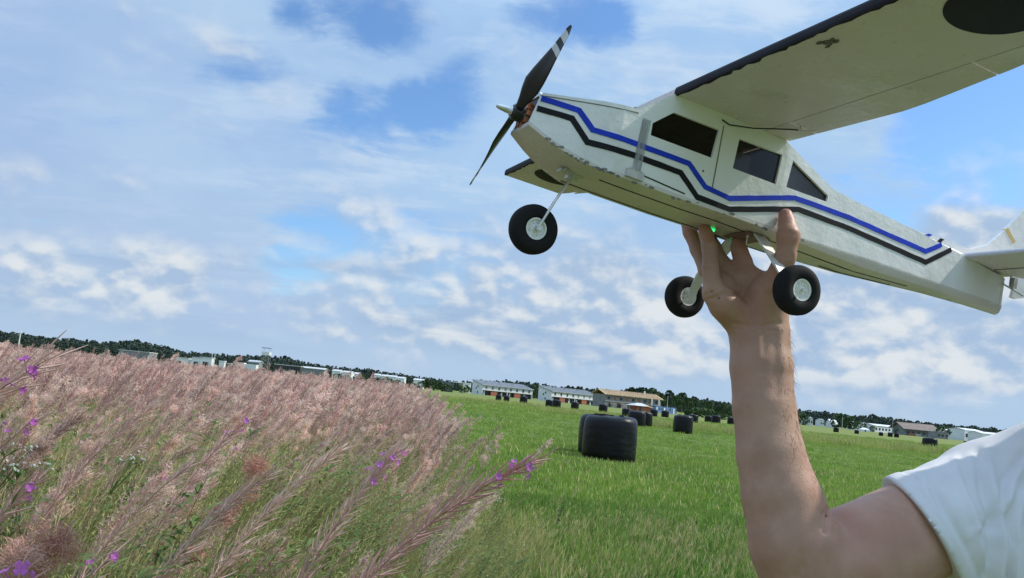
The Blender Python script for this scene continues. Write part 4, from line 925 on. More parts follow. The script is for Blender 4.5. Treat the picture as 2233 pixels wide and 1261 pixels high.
# palm
for a, ra, b, rb in ((C(1614, 694, 1.032), .0185, C(1560, 640, 1.022), .0150), (C(1630, 690, 1.045), .0190, C(1578, 628, 1.045), .0150), (C(1642, 690, 1.052), .0190, C(1602, 618, 1.060), .0150), (C(1660, 690, 1.048), .0190, C(1629, 606, 1.058), .0145),
                     (C(1600, 690, 1.030), .0170, C(1580, 668, 1.022), .0180), (C(1668, 700, 1.030), .0190, C(1690, 622, 1.018), .0165), (C(1655, 680, 1.035), .020, C(1665, 640, 1.028), .018)): A.cap(a, b, ra, rb, .009)
A.cap(C(1640, 606, 1.058), C(1688, 612, 1.028), .0085, .0100, .016)                       # web of the thumb
fingers = {  # joint by joint, each its own chain
 'thumb': [(C(1692, 618, 1.014), .0160), (C(1713, 560, 1.000), .0117), (C(1719, 514, 1.0005), .0130), (C(1716, 489, 1.0085), .0097), (C(1713, 470, 1.0145), .0086)],
 'pinky': [(C(1556, 640, 1.024), .0130), (C(1549, 585, 1.034), .0098), (C(1547, 540, 1.046), .0092), (C(1540, 512, 1.0555), .0085), (C(1536, 501, 1.0585), .0078)],
 'ring': [(C(1574, 622, 1.048), .0135), (C(1541, 588, 1.070), .0102), (C(1522, 545, 1.088), .0095), (C(1505, 508, 1.101), .0088), (C(1494, 478, 1.111), .0075)],
 'middle': [(C(1600, 612, 1.062), .0135), (C(1577, 578, 1.076), .0104), (C(1556, 540, 1.096), .0095), (C(1540, 505, 1.112), .0088), (C(1530, 475, 1.120), .0075)],
 'index': [(C(1629, 602, 1.060), .0130), (C(1621, 570, 1.066), .0104), (C(1613, 548, 1.069), .0098), (C(1609, 533, 1.0745), .0090), (C(1606, 524, 1.078), .0080)]}
for nm, ch in fingers.items(): A.chain(ch, .0045)
# creases: elbow fold, palm lines, finger joints
A.cap(C(1803, 1106, .945), C(1797, 1146, .928), .0010, .0004, .005, True)
for a, b, r in ((C(1556, 655, 1.006), C(1612, 640, 1.020), .0012), (C(1612, 640, 1.022), C(1640, 690, 1.018), .0014), (C(1545, 640, 1.008), C(1580, 618, 1.028), .0010)): A.cap(a, b, r, r, .003, True)
V, Q = A.mesh(3)
# fine relief on skin: tendons at the wrist
px = CX+FPX*V[:, 0]/-V[:, 2]; py = CY-FPX*V[:, 1]/-V[:, 2]
nrm = np.zeros_like(V); fn = np.cross(V[Q[:, 2]]-V[Q[:, 0]], V[Q[:, 3]]-V[Q[:, 1]])
for k in range(4):
    for c in range(3): nrm[:, c] += np.bincount(Q[:, k], fn[:, c], len(V))
nrm /= np.linalg.norm(nrm, axis=1)[:, None]+1e-12; front = np.clip(nrm[:, 2]*1.5, 0, 1)
def line_d(px, py, pts):
    d = np.full(len(px), 1e9)
    for (x0, y0), (x1, y1) in zip(pts[:-1], pts[1:]):
        t = np.clip(((px-x0)*(x1-x0)+(py-y0)*(y1-y0))/((x1-x0)**2+(y1-y0)**2), 0, 1); d = np.minimum(d, np.hypot(px-x0-t*(x1-x0), py-y0-t*(y1-y0)))
    return d
rel = np.zeros(len(V))
for pts, wd, am in (([(1688, 690), (1690, 760), (1694, 860)], 10, -.0009), ([(1650, 700), (1656, 780)], 8, .0010), ([(1700, 720), (1708, 800)], 9, .0007), ([(1790, 1120), (1760, 1200), (1745, 1261)], 14, -.0022), ([(1808, 1112), (1800, 1160)], 5, -.0020), ([(1798, 1118), (1792, 1150)], 4, -.0014),
                    ([(1640, 800), (1662, 900), (1690, 1020)], 18, .0012), ([(1540, 655), (1580, 640), (1620, 642)], 5, -.0014), ([(1536, 646), (1566, 628)], 4, -.0010), ([(1618, 640), (1640, 665), (1648, 700)], 6, -.0014), ([(1600, 706), (1650, 712), (1700, 704)], 5, -.0010), ([(1604, 718), (1690, 720)], 4, -.0006),
                    ([(1534, 587), (1564, 583)], 4, -.0008), ([(1532, 541), (1562, 539)], 4, -.0008), ([(1702, 560), (1728, 562)], 4, -.0006), ([(1704, 506), (1736, 512)], 5, -.0006)):
    rel += (1.6 if am < 0 and wd < 7 else 1)*am*np.exp(-(line_d(px, py, pts)/wd)**2)
V = V+nrm*(rel*front)[:, None]
flush = np.zeros(len(V))
for (x, y, r, a) in ((1713, 466, 20, .9), (1718, 512, 24, .5), (1640, 680, 45, .5), (1540, 500, 25, .5), (1610, 545, 30, .6), (1500, 500, 25, .6), (1830, 1110, 60, .5), (1690, 600, 30, .4), (1575, 680, 30, .3), (1900, 1180, 120, .35)): flush = np.maximum(flush, a*np.exp(-((px-x)**2+(py-y)**2)/r**2))
person = empty('person', tuple(np.append(cam2w(SR)[:2], 0))); PB = np.array(person.location)
tag(person, 'person in a white t-shirt holding the model airplane up with one raised bare arm', 'person')
# neck, head, other arm, hips and legs, coarser (they lie outside the frame)
def W(r, f, u): return cam2w(SR)+accw*r+fcw*f+np.array([0, 0, u])
B = Field(np.minimum(W(-.1, .3, -1.5), W(.6, -.3, .4))-.15, np.maximum(W(-.1, -.3, -1.5), W(.6, .3, .4))+.15, .008); B.lo[2] = -.02
B.n = np.ceil((np.array([B.lo[0]+B.n[0]*.008, B.lo[1]+B.n[1]*.008, 1.86])-B.lo)/.008).astype(int)+1; B.f = np.full(B.n, .2, np.float32)
for a, ra, b, rb in ((W(.19, -.01, .0), .06, W(.19, .02, .12), .055), (W(.19, .02, .20), .085, W(.19, .035, .27), .088), (W(.19, .06, .16), .055, W(.19, .07, .20), .065), (W(.0, 0, -.03), .055, W(.38, 0, -.03), .055),
                     (W(.06, 0, -.12), .10, W(.06, 0, -.45), .095), (W(.19, .02, -.12), .11, W(.19, .02, -.45), .105), (W(.32, 0, -.12), .10, W(.32, 0, -.45), .095), (W(.10, -.01, -.52), .11, W(.28, -.01, -.52), .11),
                     (W(.10, -.01, -.55), .095, W(.09, .01, -.98), .062), (W(.09, .01, -.98), .062, W(.09, -.03, -1.36), .045), (W(.28, -.01, -.55), .095, W(.29, .01, -.98), .062), (W(.29, .01, -.98), .062, W(.29, -.03, -1.36), .045),
                     (W(.38, 0, -.03), .055, W(.44, -.02, -.30), .045), (W(.44, -.02, -.30), .045, W(.45, .05, -.55), .032), (W(.45, .05, -.55), .03, W(.45, .08, -.65), .032), (W(.19, .115, .215), .012, W(.19, .135, .19), .014), (W(.10, .02, .21), .012, W(.10, .01, .24), .016), (W(.28, .02, .21), .012, W(.28, .01, .24), .016)): B.cap(a, b, ra, rb, .03)
for k in range(4): B.cap(W(.44+.012*(k-1.5), .085, -.67), W(.44+.014*(k-1.5), .095, -.735+.006*abs(k-1)), .009, .007, .006)
B.cap(W(.425, .09, -.64), W(.415, .12, -.69), .010, .008, .006)
V2, Q2 = B.mesh(2)
allV = np.concatenate([cam2w(V), V2])-PB; allQ = np.concatenate([Q, Q2+len(V)])
bodym = quick('body', allV, allQ, M_skin); bodym.polygons.foreach_set('use_smooth', [True]*len(bodym.polygons)); at = bodym.attributes.new('flush', 'FLOAT', 'POINT'); at.data.foreach_set('value', np.concatenate([flush, np.zeros(len(V2))]).astype(np.float32))
body = link('body', bodym, person)
# thumbnail
o = C(1724, 482, 1.0075); mb = MB(); N_ = 9; ax_u = np.array([.02, 1, .0]); ax_n = np.array([.78, .05, .62]); ax_n /= np.linalg.norm(ax_n); ax_u -= ax_n*(ax_u@ax_n); ax_u /= np.linalg.norm(ax_u); ax_s = np.cross(ax_u, ax_n)
V = []; F = []
for i in range(7):
    for j in range(7):
        u, s_ = (i/6-.5)*2, (j/6-.5)*2; k = math.sqrt(max(0, 1-.35*u*u)); V.append(cam2w(o+ax_u*.0075*u+ax_s*.0058*s_*k+ax_n*(.0016-.0026*s_*s_-.0012*u*u))-PB)
for i in range(6):
    for j in range(6): F.append((i*7+j, i*7+j+1, (i+1)*7+j+1, (i+1)*7+j))
link('thumbnail', mk('thumbnail', V, F, mat('nail', (.50, .29, .22), .3, spec=.5), smooth=True), person)
# fine hair on the outer side of the forearm
mb = MB(); hrng = np.random.default_rng(5)
sel = np.where((px > 1640) & (py > 705) & (py < 1080) & (nrm[:, 0] > .25) & (nrm[:, 2] > -.6))[0]; VA = allV[:len(px)]
for i in hrng.choice(sel, 420, replace=False):
    n_ = nrm[i] @ CAM.T; dwn = np.array([0, 0, -1.0]); p0 = VA[i]-n_*.001; L_ = hrng.uniform(.006, .013); d_ = n_*.45-dwn*-.75+hrng.normal(size=3)*.2; d_ /= np.linalg.norm(d_)
    mb.tube([p0, p0+d_*L_*.5, p0+d_*L_*.9+dwn*L_*.2], [.00022, .00016, .00006], 3, cap=False)
tag(mb.build('arm_hair', mat('hair_fair', (.20, .12, .06), .5), person), kind='stuff')
# hair of the head, trousers, shoes (outside the frame)
Hh = Field(W(.19, 0, .25)-.16, W(.19, 0, .25)+.16, .008); Hh.cap(W(.19, .0, .23), W(.19, .03, .285), .094, .088, .02); Hh.cut(W(.19, .07, .22), np.array([*(fcw[:2]*.9), -.45])); V, Q = Hh.mesh(1)
hm = quick('hair', V-PB, Q, mat('hair_brown', (.06, .04, .025), .6)); link('hair', hm, person)
Tt = Field(B.lo, B.lo+B.n*.008*np.array([1, 1, .0])+np.array([0, 0, 1.02]), .01)
for a, ra, b, rb in ((W(.10, -.01, -.52), .12, W(.28, -.01, -.52), .12), (W(.10, -.01, -.55), .105, W(.09, .01, -.98), .075), (W(.09, .01, -.98), .075, W(.09, -.03, -1.34), .065), (W(.28, -.01, -.55), .105, W(.29, .01, -.98), .075), (W(.29, .01, -.98), .075, W(.29, -.03, -1.34), .065)): Tt.cap(a, b, ra, rb, .03)
V, Q = Tt.mesh(2); link('trousers', quick('trousers', V-PB, Q, mat('dark_cloth', (.03, .035, .05), .9)), person)
for r in (.09, .29):
    mb = MB(); a = W(r, -.06, 0); mb.prism([(0, 0), (0, 0)], (0, 0, 0), (0, 0, 0)) if False else None
    p = [W(r+s_*x, f, 0) for x, f, s_ in ((.035, -.09, -1), (.045, .04, -1), (.03, .17, -1), (.03, .17, 1), (.045, .04, 1), (.035, -.09, 1))]; p = [np.array([q[0], q[1], .0])-PB for q in p]
    mb.prism(p, (0, 0, 0), (0, 0, .08)).build('shoe', mat('shoe', (.04, .04, .045), .7), person)

# t-shirt: loose shell round the upper arm, shoulder and chest, with an open sleeve and folds
S_ = Field([.46, -.62, -1.42], [1.16, .20, -.82], .0036)
def Wc(r, f, u): return SR+accc*r+fcc*f+upc*u
S_.chain([(C(1900, 1197, 1.015), .068), (C(2010, 1162, 1.06), .0710), (C(2090, 1130, 1.10), .0715), (C(2158, 1092, 1.135), .0745)], .02)
S_.cap(C(2150, 1078, 1.14), C(2420, 958, 1.12), .066, .060, .02)
for r, f, ra in ((.055, .0, .105), (.19, .03, .125), (.33, .0, .105)): S_.cap(Wc(r, f, -.10), Wc(r, f, -.52), ra, ra, .05)
S_.cap(C(2010, 1215, 1.07), C(2100, 1230, 1.12), .06, .08, .04)
hem = C(2013, 1160, 1.04); hn = np.array([-.86, -.49, -.06]); hn /= np.linalg.norm(hn)
S_.cut(hem, hn)
V, Q = S_.mesh(4); hq = (V-hem)@hn; V = V-np.where(hq > -.0032, hq, 0)[:, None]*hn   # an even hem
px = CX+FPX*V[:, 0]/-V[:, 2]; py = CY-FPX*V[:, 1]/-V[:, 2]
nrm = np.zeros_like(V); fn = np.cross(V[Q[:, 2]]-V[Q[:, 0]], V[Q[:, 3]]-V[Q[:, 1]])
for k in range(4):
    for c in range(3): nrm[:, c] += np.bincount(Q[:, k], fn[:, c], len(V))
nrm /= np.linalg.norm(nrm, axis=1)[:, None]+1e-12; front = np.clip(nrm[:, 2]*1.6+.2, 0, 1); rel = np.zeros(len(V))
for pts, wd, am in (([(2003, 1042), (2050, 1130), (2085, 1190), (2110, 1261)], 11, .0075), ([(2018, 1040), (2066, 1130), (2100, 1190), (2128, 1261)], 9, -.0075), ([(2083, 1000), (2098, 1060), (2130, 1150)], 10, .0065), ([(2094, 1000), (2112, 1070), (2150, 1150)], 9, -.006),
                    ([(2135, 990), (2146, 1060), (2168, 1130), (2166, 1200), (2150, 1261)], 13, -.0085), ([(2150, 990), (2162, 1055), (2184, 1130), (2186, 1200), (2175, 1261)], 13, .0075), ([(2233, 990), (2195, 1040), (2176, 1110), (2172, 1150)], 10, -.006), ([(2233, 1010), (2208, 1050), (2190, 1110)], 10, .006),
                    ([(2190, 1110), (2210, 1190), (2200, 1261)], 10, -.006), ([(2233, 1080), (2215, 1150), (2212, 1261)], 12, .0065), ([(2060, 1080), (2110, 1170)], 12, .004), ([(2125, 1160), (2150, 1240)], 9, .004), ([(1975, 1062), (2040, 1165), (2092, 1261)], 3.5, -.0014), ([(2048, 1012), (2070, 1000)], 7, -.003), ([(2035, 1022), (2050, 1040)], 8, .003)):
    rel += am*np.exp(-(line_d(px, py, pts)/wd)**2)
rel += .0016*np.sin(px*.045+py*.021+2*np.sin(py*.017))*np.sin(py*.013-px*.02)
hq = -((V-hem)@hn); hd = np.clip((hq-.012)/.03, 0, 1); rad = nrm-np.outer(nrm@hn, hn)
V = V+nrm*(rel*front*hd)[:, None]+rad*(.0009*(hq < .021)-.0010*np.exp(-((hq-.0225)/.0022)**2))[:, None]
M_shirt = mat('white_cotton', (.70, .69, .69), .9, spec=.15, var=.03, vscale=14, bump=.35, bscale=700, bdist=.0006)
shm = quick('t_shirt', cam2w(V)-PB, Q, M_shirt); shm.polygons.foreach_set('use_smooth', [True]*len(shm.polygons)); link('t_shirt', shm, person)
# ------------------------------------------------------------------ plants
def plant_mat(name, a, b, trans=.25, rough=.7, scale=.35, rnd=.22, spec=.2):
    m = bpy.data.materials.new(name); m.use_nodes = True; t = m.node_tree; t.nodes.clear(); N = NT(t)
    p = N.n('ShaderNodeBsdfPrincipled'); p.inputs['Roughness'].default_value = rough; p.inputs['Specular IOR Level'].default_value = spec
    pos = N.n('ShaderNodeNewGeometry').outputs['Position']; oi = N.n('ShaderNodeObjectInfo')
    f = N.math('ADD', N.noise(pos, scale, 4, .55), N.math('MULTIPLY', N.math('SUBTRACT', oi.outputs['Random'], .5), .30))
    c = N.mix(N.step(f, .36, .64), a, b); hs = N.n('ShaderNodeHueSaturation'); N.put(hs.inputs['Color'], c)
    r2 = N.math('FRACT', N.math('MULTIPLY', oi.outputs['Random'], 13.7)); N.put(hs.inputs['Value'], N.math('ADD', N.math('MULTIPLY', r2, 2*rnd), 1-rnd)); c = hs.outputs[0]
    N.put(p.inputs['Base Color'], c); tr = N.n('ShaderNodeBsdfTranslucent'); N.put(tr.inputs[0], c); mx = N.n('ShaderNodeMixShader'); mx.inputs[0].default_value = trans
    N.l(p.outputs[0], mx.inputs[1]); N.l(tr.outputs[0], mx.inputs[2]); N.l(mx.outputs[0], N.n('ShaderNodeOutputMaterial').inputs[0]); return m
G_grass = plant_mat('grass_green', (.17, .295, .048), (.26, .375, .070), .35)
G_dry = plant_mat('grass_dry', (.50, .43, .21), (.37, .37, .13), .3)
G_near = plant_mat('grass_lush', (.135, .265, .042), (.20, .33, .058), .35)
G_leaf = plant_mat('willow_leaf', (.075, .145, .036), (.15, .20, .055), .3)
G_pod = plant_mat('seed_pod', (.66, .40, .375), (.75, .54, .47), .35, scale=1.6)
G_stem = plant_mat('plant_stem', (.32, .14, .10), (.40, .27, .15), .0, scale=2.0)
G_fluff = plant_mat('seed_fluff', (.79, .55, .45), (.85, .67, .55), .45, scale=1.2)
G_floss = plant_mat('brown_floss', (.52, .27, .20), (.66, .40, .30), .3, scale=3.0)
G_flower = plant_mat('magenta_petal', (.50, .13, .46), (.60, .22, .56), .35, scale=9, rnd=.1)
G_white = plant_mat('white_blossom', (.52, .52, .42), (.60, .58, .50), .2, rnd=.05)

class PB_:                                     # triangle/quad collector for plants
    def __init__(s): s.V = []; s.F = []; s.M = []
    def ribbon(s, pts, wid, side, m):
        b = len(s.V); n = len(pts)
        for p, w_ in zip(pts, wid): s.V += [p-side*w_, p+side*w_]
        for i in range(n-1): s.F.append((b+2*i, b+2*i+1, b+2*i+3, b+2*i+2)); s.M.append(m)
    def tube(s, pts, rad, m, n=3):
        b = len(s.V); k = len(pts)
        for i, p in enumerate(pts):
            t = pts[min(i+1, k-1)]-pts[max(i-1, 0)]; t = t/(np.linalg.norm(t)+1e-9); a = np.cross(t, [.31, .2, .93]); a /= np.linalg.norm(a)+1e-9; c = np.cross(t, a)
            for q in range(n): an = 2*math.pi*q/n; s.V.append(p+rad[i]*(math.cos(an)*a+math.sin(an)*c))
        for i in range(k-1):
            for q in range(n): s.F.append((b+i*n+q, b+i*n+(q+1) % n, b+(i+1)*n+(q+1) % n, b+(i+1)*n+q)); s.M.append(m)
    def mesh(s, name, mats): return mk(name, s.V, s.F, mats, s.M)
def perp(t, a):
    u = np.cross(t, [0, .2, 1.0]) if abs(t[2]) < .9 else np.cross(t, [1.0, 0, 0]); u /= np.linalg.norm(u); v = np.cross(t, u); return math.cos(a)*u+math.sin(a)*v
def fireweed(seed, H_=1.4, lean=42, rac=.33, npod=75, plen=.062, fluff=0.0, nfl=0, thick=.0011, leaves=16, detail=3, fl_at=1.0, bend=2.2, frizz=14, fzw=.0016, fsz=.0070, cloud=None):
    """returns (tip, {part: collector}) ; local root at the origin, leaning to +x"""
    r = np.random.default_rng(seed); st, lf, pd, fl, fz = PB_(), PB_(), PB_(), PB_(), PB_()
    n = 15; pts = [np.zeros(3)]; az = r.uniform(-.25, .25)
    for i in range(n):
        s_ = (i+.5)/n; th = math.radians(lean*(.12+.88*s_**bend)); pts.append(pts[-1]+H_/n*np.array([math.sin(th)*math.cos(az), math.sin(th)*math.sin(az), math.cos(th)]))
    pts = np.array(pts)
    def at_(s_):
        f = min(max(s_, 0), .9999)*n; i = int(f); return pts[i]+(pts[i+1]-pts[i])*(f-i), (pts[i+1]-pts[i])/np.linalg.norm(pts[i+1]-pts[i])
    st.tube([p for p in pts], [.0032*(1-.75*i/n) for i in range(n+1)], 0, 4)
    for i in range(leaves):
        s_ = r.uniform(.25, 1-rac); p, t = at_(s_); a = i*2.4; o = perp(t, a); L = r.uniform(.06, .11); d = t*.5+o; d /= np.linalg.norm(d)
        sd = np.cross(d, t); sd /= np.linalg.norm(sd)+1e-9; w_ = L*.085
        lf.ribbon([p, p+d*L*.35, p+d*L*.7-np.array([0, 0, .012]), p+d*L-np.array([0, 0, .03])], [w_*.3, w_, w_*.7, w_*.05], sd, 0)
    for i in range(npod):
        s_ = 1-rac*(1-(i/npod)**.9); p, t = at_(s_); a = i*2.399+r.uniform(-.3, .3); o = perp(t, a); k = (i/npod); L = plen*r.uniform(.75, 1.2)*(1-.35*k); sp = math.radians(r.uniform(22, 46)*(1-.25*k))
        d = t*math.cos(sp)+o*math.sin(sp); q = [p]; dd = d
        for j in range(detail):
            q.append(q[-1]+dd*L/detail); dd = dd+t*.14-o*.05+np.array([.05, 0, -.03]); dd /= np.linalg.norm(dd)
        tk = thick*r.uniform(.8, 1.25); pd.tube(q, [tk*.55]+[tk]*(detail-1)+[tk*.35], 0, 3)
        if r.random() < fluff:
            for _ in range(frizz):
                b = q[r.integers(1, len(q))]; v = r.normal(size=3)*.8+t*.6+np.array([.35, 0, 0]); v /= np.linalg.norm(v); l2 = r.uniform(.010, .026); w2 = r.normal(size=3); w2 /= np.linalg.norm(w2)
                sd = np.cross(v, w2); sd /= np.linalg.norm(sd)+1e-9; fz.ribbon([b, b+v*l2*.5+w2*l2*.12, b+v*l2*.8+w2*l2*.4], [fzw*.30, fzw*.28, fzw*.14], sd, 0)
    if cloud:                                  # a lumpy head of burst, curly seed floss
        nb, nr, R_, cw = cloud
        for b_ in range(nb):
            p, t = at_(1-rac*r.random()); c0 = p+r.normal(size=3)*R_*.9; rr = R_*r.uniform(.6, 1.1)
            for _ in range(nr):
                q = r.normal(size=3); q /= np.linalg.norm(q); p0 = c0+q*rr*r.random()**.4; v = q*.6+r.normal(size=3)*.7; v /= np.linalg.norm(v); w2 = np.cross(v, r.normal(size=3)); w2 /= np.linalg.norm(w2)+1e-9; l2 = r.uniform(.008, .018); sd = np.cross(v, w2)
                fz.ribbon([p0, p0+v*l2*.5+w2*l2*.15, p0+v*l2*.75+w2*l2*.5, p0+v*l2*.7+w2*l2*.9], [cw*.6, cw, cw, cw*.5], sd, 0)
    for i in range(nfl):
        s_ = fl_at-.05*i/max(1, nfl)-r.uniform(0, .02); p, t = at_(s_); o = perp(t, i*2.4+.6); d = o*.8+t*.45; d /= np.linalg.norm(d); c = p+d*r.uniform(.014, .024); fl.tube([p, c], [.0008, .0008], 0)
        u = perp(d, r.random()*6); v = np.cross(d, u); R_ = fsz*r.uniform(.8, 1.1)
        for k in range(4):
            a = k*math.pi/2; e_ = math.cos(a)*u+math.sin(a)*v; g_ = -math.sin(a)*u+math.cos(a)*v
            fl.ribbon([c, c+e_*R_*.5+d*.001, c+e_*R_+d*.003, c+e_*R_*1.2+d*.001], [R_*.10, R_*.42, R_*.50, R_*.22], g_, 0)
    return pts[-1], {'stem': (st, G_stem), 'leaves': (lf, G_leaf), 'seed_pods': (pd, G_pod), 'seed_fluff': (fz, G_floss if cloud and cloud[0] > 10 else G_fluff), 'blossom': (fl, G_flower)}
def joined(name, parts):
    V, F, M, mats = [], [], [], []
    for k, (c, m) in parts.items():
        if not c.F: continue
        b = len(V); V += c.V; F += [tuple(i+b for i in f) for f in c.F]; M += [len(mats)]*len(c.F); mats.append(m)
    return mk(name, V, F, mats, M)

# field edge: world x of the right border of the stand at distance D
def edge_x(D): return gd(float(np.interp(D, [1.5, 3, 4.5, 6, 9, 15, 30, 70, 100], [740, 850, 930, 965, 982, 955, 920, 902, 898])), D, 1.1)[0]
def left_x(D): return gd(-140, D, 1.0)[0]

ds = (-7, -3, 0, 3, 6, 9, 15, 22, 30, 45, 70, 92)
V = [(edge_x(max(1.5, d))-.1, d, .004) for d in ds]+[(-170 if d > 30 else -90, d, .004) for d in ds]; nd = len(ds)
fl_ = link('field', mk('field', V, [(i+nd, i, i+1, i+1+nd) for i in range(nd-1)], mat('weedy_soil', (.11, .095, .055), .95, spec=.1, col2=(.19, .165, .10), vscale=1.3))); tag(fl_, kind='structure')  # soil under the stand, carried on unseen behind the camera to mute green bounce
heroes = [  # tip pixel, depth, options, label
 ((1160, 1006, 1.72), dict(seed=11, lean=60, rac=.36, npod=120, plen=.066, nfl=7, thick=.0017, bend=1.7), 'fireweed spike leaning far right over the grass, magenta flowers at its tip'),
 ((866, 985, 1.85), dict(seed=12, lean=40, rac=.30, npod=120, plen=.066, nfl=9, thick=.0016), 'fireweed spike with a full magenta flower head, left of the far-leaning one'),
 ((100, 785, 1.38), dict(seed=13, lean=52, rac=.26, npod=60, plen=.085, nfl=5, thick=.0015), 'tall dark-podded fireweed with a bright magenta top rising above the stand at the left edge'),
 ((75, 915, 1.75), dict(seed=14, lean=44, rac=.26, npod=70, nfl=3), 'fireweed with a small magenta tip below the tall dark-podded one'),
 ((85, 1045, 1.42), dict(seed=15, lean=42, rac=.28, npod=90, nfl=2, plen=.07, thick=.0016), 'reddish fireweed spike with a faded flower at the left edge above the fluffy clump'),
 ((585, 1035, 1.85), dict(seed=16, lean=50, rac=.34, npod=120, plen=.066, thick=.0016, fluff=.1), 'reddish bare-tipped fireweed spike in the lower middle of the stand'),
 ((745, 980, 2.1), dict(seed=17, lean=52, rac=.34, npod=110, thick=.0016), 'long bare-tipped fireweed spike just left of the full magenta head'),
 ((540, 915, 2.5), dict(seed=18, lean=46, rac=.3, npod=90, nfl=3, fluff=.2), 'fireweed with a faint magenta top behind the lower middle spike'),
 ((330, 890, 2.2), dict(seed=19, lean=50, rac=.36, npod=110, fluff=.1), 'reddish fireweed spike right of the tall dark-podded one'),
 ((420, 1010, 1.9), dict(seed=20, lean=48, rac=.32, npod=110), 'bare fireweed spike between the left edge plants and the lower middle spike'),
 ((250, 1205, 1.35), dict(seed=21, lean=38, rac=.2, npod=26, nfl=4), 'short fireweed with two open magenta flowers near the lower left corner'),
 ((150, 1165, 1.12), dict(seed=22, lean=46, rac=.24, npod=40, plen=.05, cloud=(16, 240, .022, .0005)), 'large fluffy pink-beige seed clump in the lower left corner'),
 ((60, 1205, 1.02), dict(seed=23, lean=40, rac=.22, npod=40, plen=.05, cloud=(14, 240, .022, .0005), nfl=0), 'fluffy pink-beige seed clump at the left border below the reddish spike'),
 ((62, 1232, .98), dict(seed=24, lean=30, rac=.12, npod=12, nfl=5, fsz=.0090), 'fireweed top with large open magenta flowers in the lower left corner'),
 ((565, 1005, 2.3), dict(seed=25, lean=34, rac=.22, npod=40, plen=.045, cloud=(12, 220, .028, .0008)), 'pale beige seed clump above the lower middle spike'),
 ((1075, 1085, 2.6), dict(seed=26, lean=48, rac=.25, npod=70, fluff=.7), 'fluffy pinkish plume right behind the far-leaning spike'),
 ((985, 925, 6.2), dict(seed=27, lean=34, rac=.34, npod=90, fluff=.95, frizz=22, fzw=.006, thick=.0022, H_=1.25), 'pink plume at the right corner of the stand against the grass'),
 ((930, 1010, 4.6), dict(seed=28, lean=34, rac=.22, npod=70, fluff=.95, frizz=22, fzw=.005, thick=.0018), 'small round beige plume below the pink corner plume')]
for (px_, py_, d_), kw, lab in heroes:
    tip, parts = fireweed(**kw); T_ = cam2w(C(px_, py_, d_)); s_ = T_[2]/tip[2]
    az = rng.uniform(-.15, .15); e = empty('fireweed', (T_[0]-tip[0]*s_*math.cos(az)+tip[1]*s_*math.sin(az), T_[1]-tip[0]*s_*math.sin(az)-tip[1]*s_*math.cos(az), 0), az); e.scale = (s_,)*3
    tag(e, lab, 'fireweed', 'fireweed plants of the near stand')
    for k, (c, m) in parts.items():
        if c.F:
            o = link(k, c.mesh(k, m), e)
            if k in ('leaves', 'seed_pods', 'seed_fluff', 'blossom'): tag(o, kind='stuff')
            if k == 'blossom': o['label'] = 'magenta four-petalled blossoms'
near_src = [joined('fireweed', fireweed(40+i, H_=1.3, lean=38+8*(i % 3), rac=(.3, .36, .26, .34)[i % 4], npod=(62, 74, 54)[i % 3], plen=.072, fluff=(.05, .3, 1, .0, .6, 1, .2)[i % 7], frizz=18, fzw=.003, cloud=(None, None, (9, 130, .024, .0010), None, None, (7, 150, .028, .0010), None, None)[i], nfl=(0, 0, 0, 0, 2, 0, 0, 0)[i % 8], thick=.0016)[1]) for i in range(8)]
mid_src = [joined('fireweed', fireweed(60+i, H_=1.35, lean=34+6*(i % 3), rac=.36, npod=46, plen=.075, fluff=(.2, .5, .9, .1, .7)[i % 5], frizz=8, fzw=.0055, cloud=(None, None, (8, 45, .035, .003), None, (6, 50, .04, .003))[i], thick=.0028, leaves=8, detail=2)[1]) for i in range(5)]
def far_cluster(seed):
    r = np.random.default_rng(seed); V, F, M = [], [], []
    mats = [G_stem, G_leaf, G_pod, G_fluff]
    for k in range(6):
        _, pr = fireweed(seed*10+k, H_=1.4*r.uniform(.85, 1.1), lean=30+r.uniform(-6, 10), rac=.36, npod=16, plen=.085, fluff=1.0, frizz=7, fzw=.02, thick=.006, leaves=4, detail=2); off = np.array([r.uniform(-.5, .5), r.uniform(-.5, .5), 0])
        for mi, key in enumerate(('stem', 'leaves', 'seed_pods', 'seed_fluff')):
            c = pr[key][0]; b = len(V); V += [v+off for v in c.V]; F += [tuple(i+b for i in f) for f in c.F]; M += [mi]*len(c.F)
    return mk('fireweed', V, F, mats, M)
far_src = [far_cluster(s) for s in range(4)]
def zmax(m): return max(v.co.z for v in m.vertices)
# the 282 nearest plants as things of their own
P_near = []
while len(P_near) < 282:
    D = math.sqrt(rng.uniform(2.0**2, 8.0**2)); x = rng.uniform(left_x(D), edge_x(D))+rng.normal()*.12; P_near.append((x, D))
P_near.sort(key=lambda p: p[1])
for i, (x, D) in enumerate(P_near):
    dist = edge_x(D)-x; h = rng.normal(float(np.interp(D, [2, 4, 6.3], [1.10, 1.17, 1.22])), .06)*(.74+.26*min(1, dist/1.2)); px_, py_ = project(np.array([x+.45, D, h]))
    o = link('fireweed', near_src[i % 8]); s_ = h/zmax(near_src[i % 8]); o.location = (x, D, 0); o.scale = (s_, s_, s_); o.rotation_euler = (rng.normal()*.10, rng.normal()*.13, rng.normal()*.45)
    tag(o, 'fireweed plant gone to seed, pinkish brown pods leaning right within the dense stand', 'fireweed', 'fireweed plants within the dense stand')
pts, rots, scl, idx = [], [], [], []
ZS = [zmax(m) for m in mid_src+far_src]
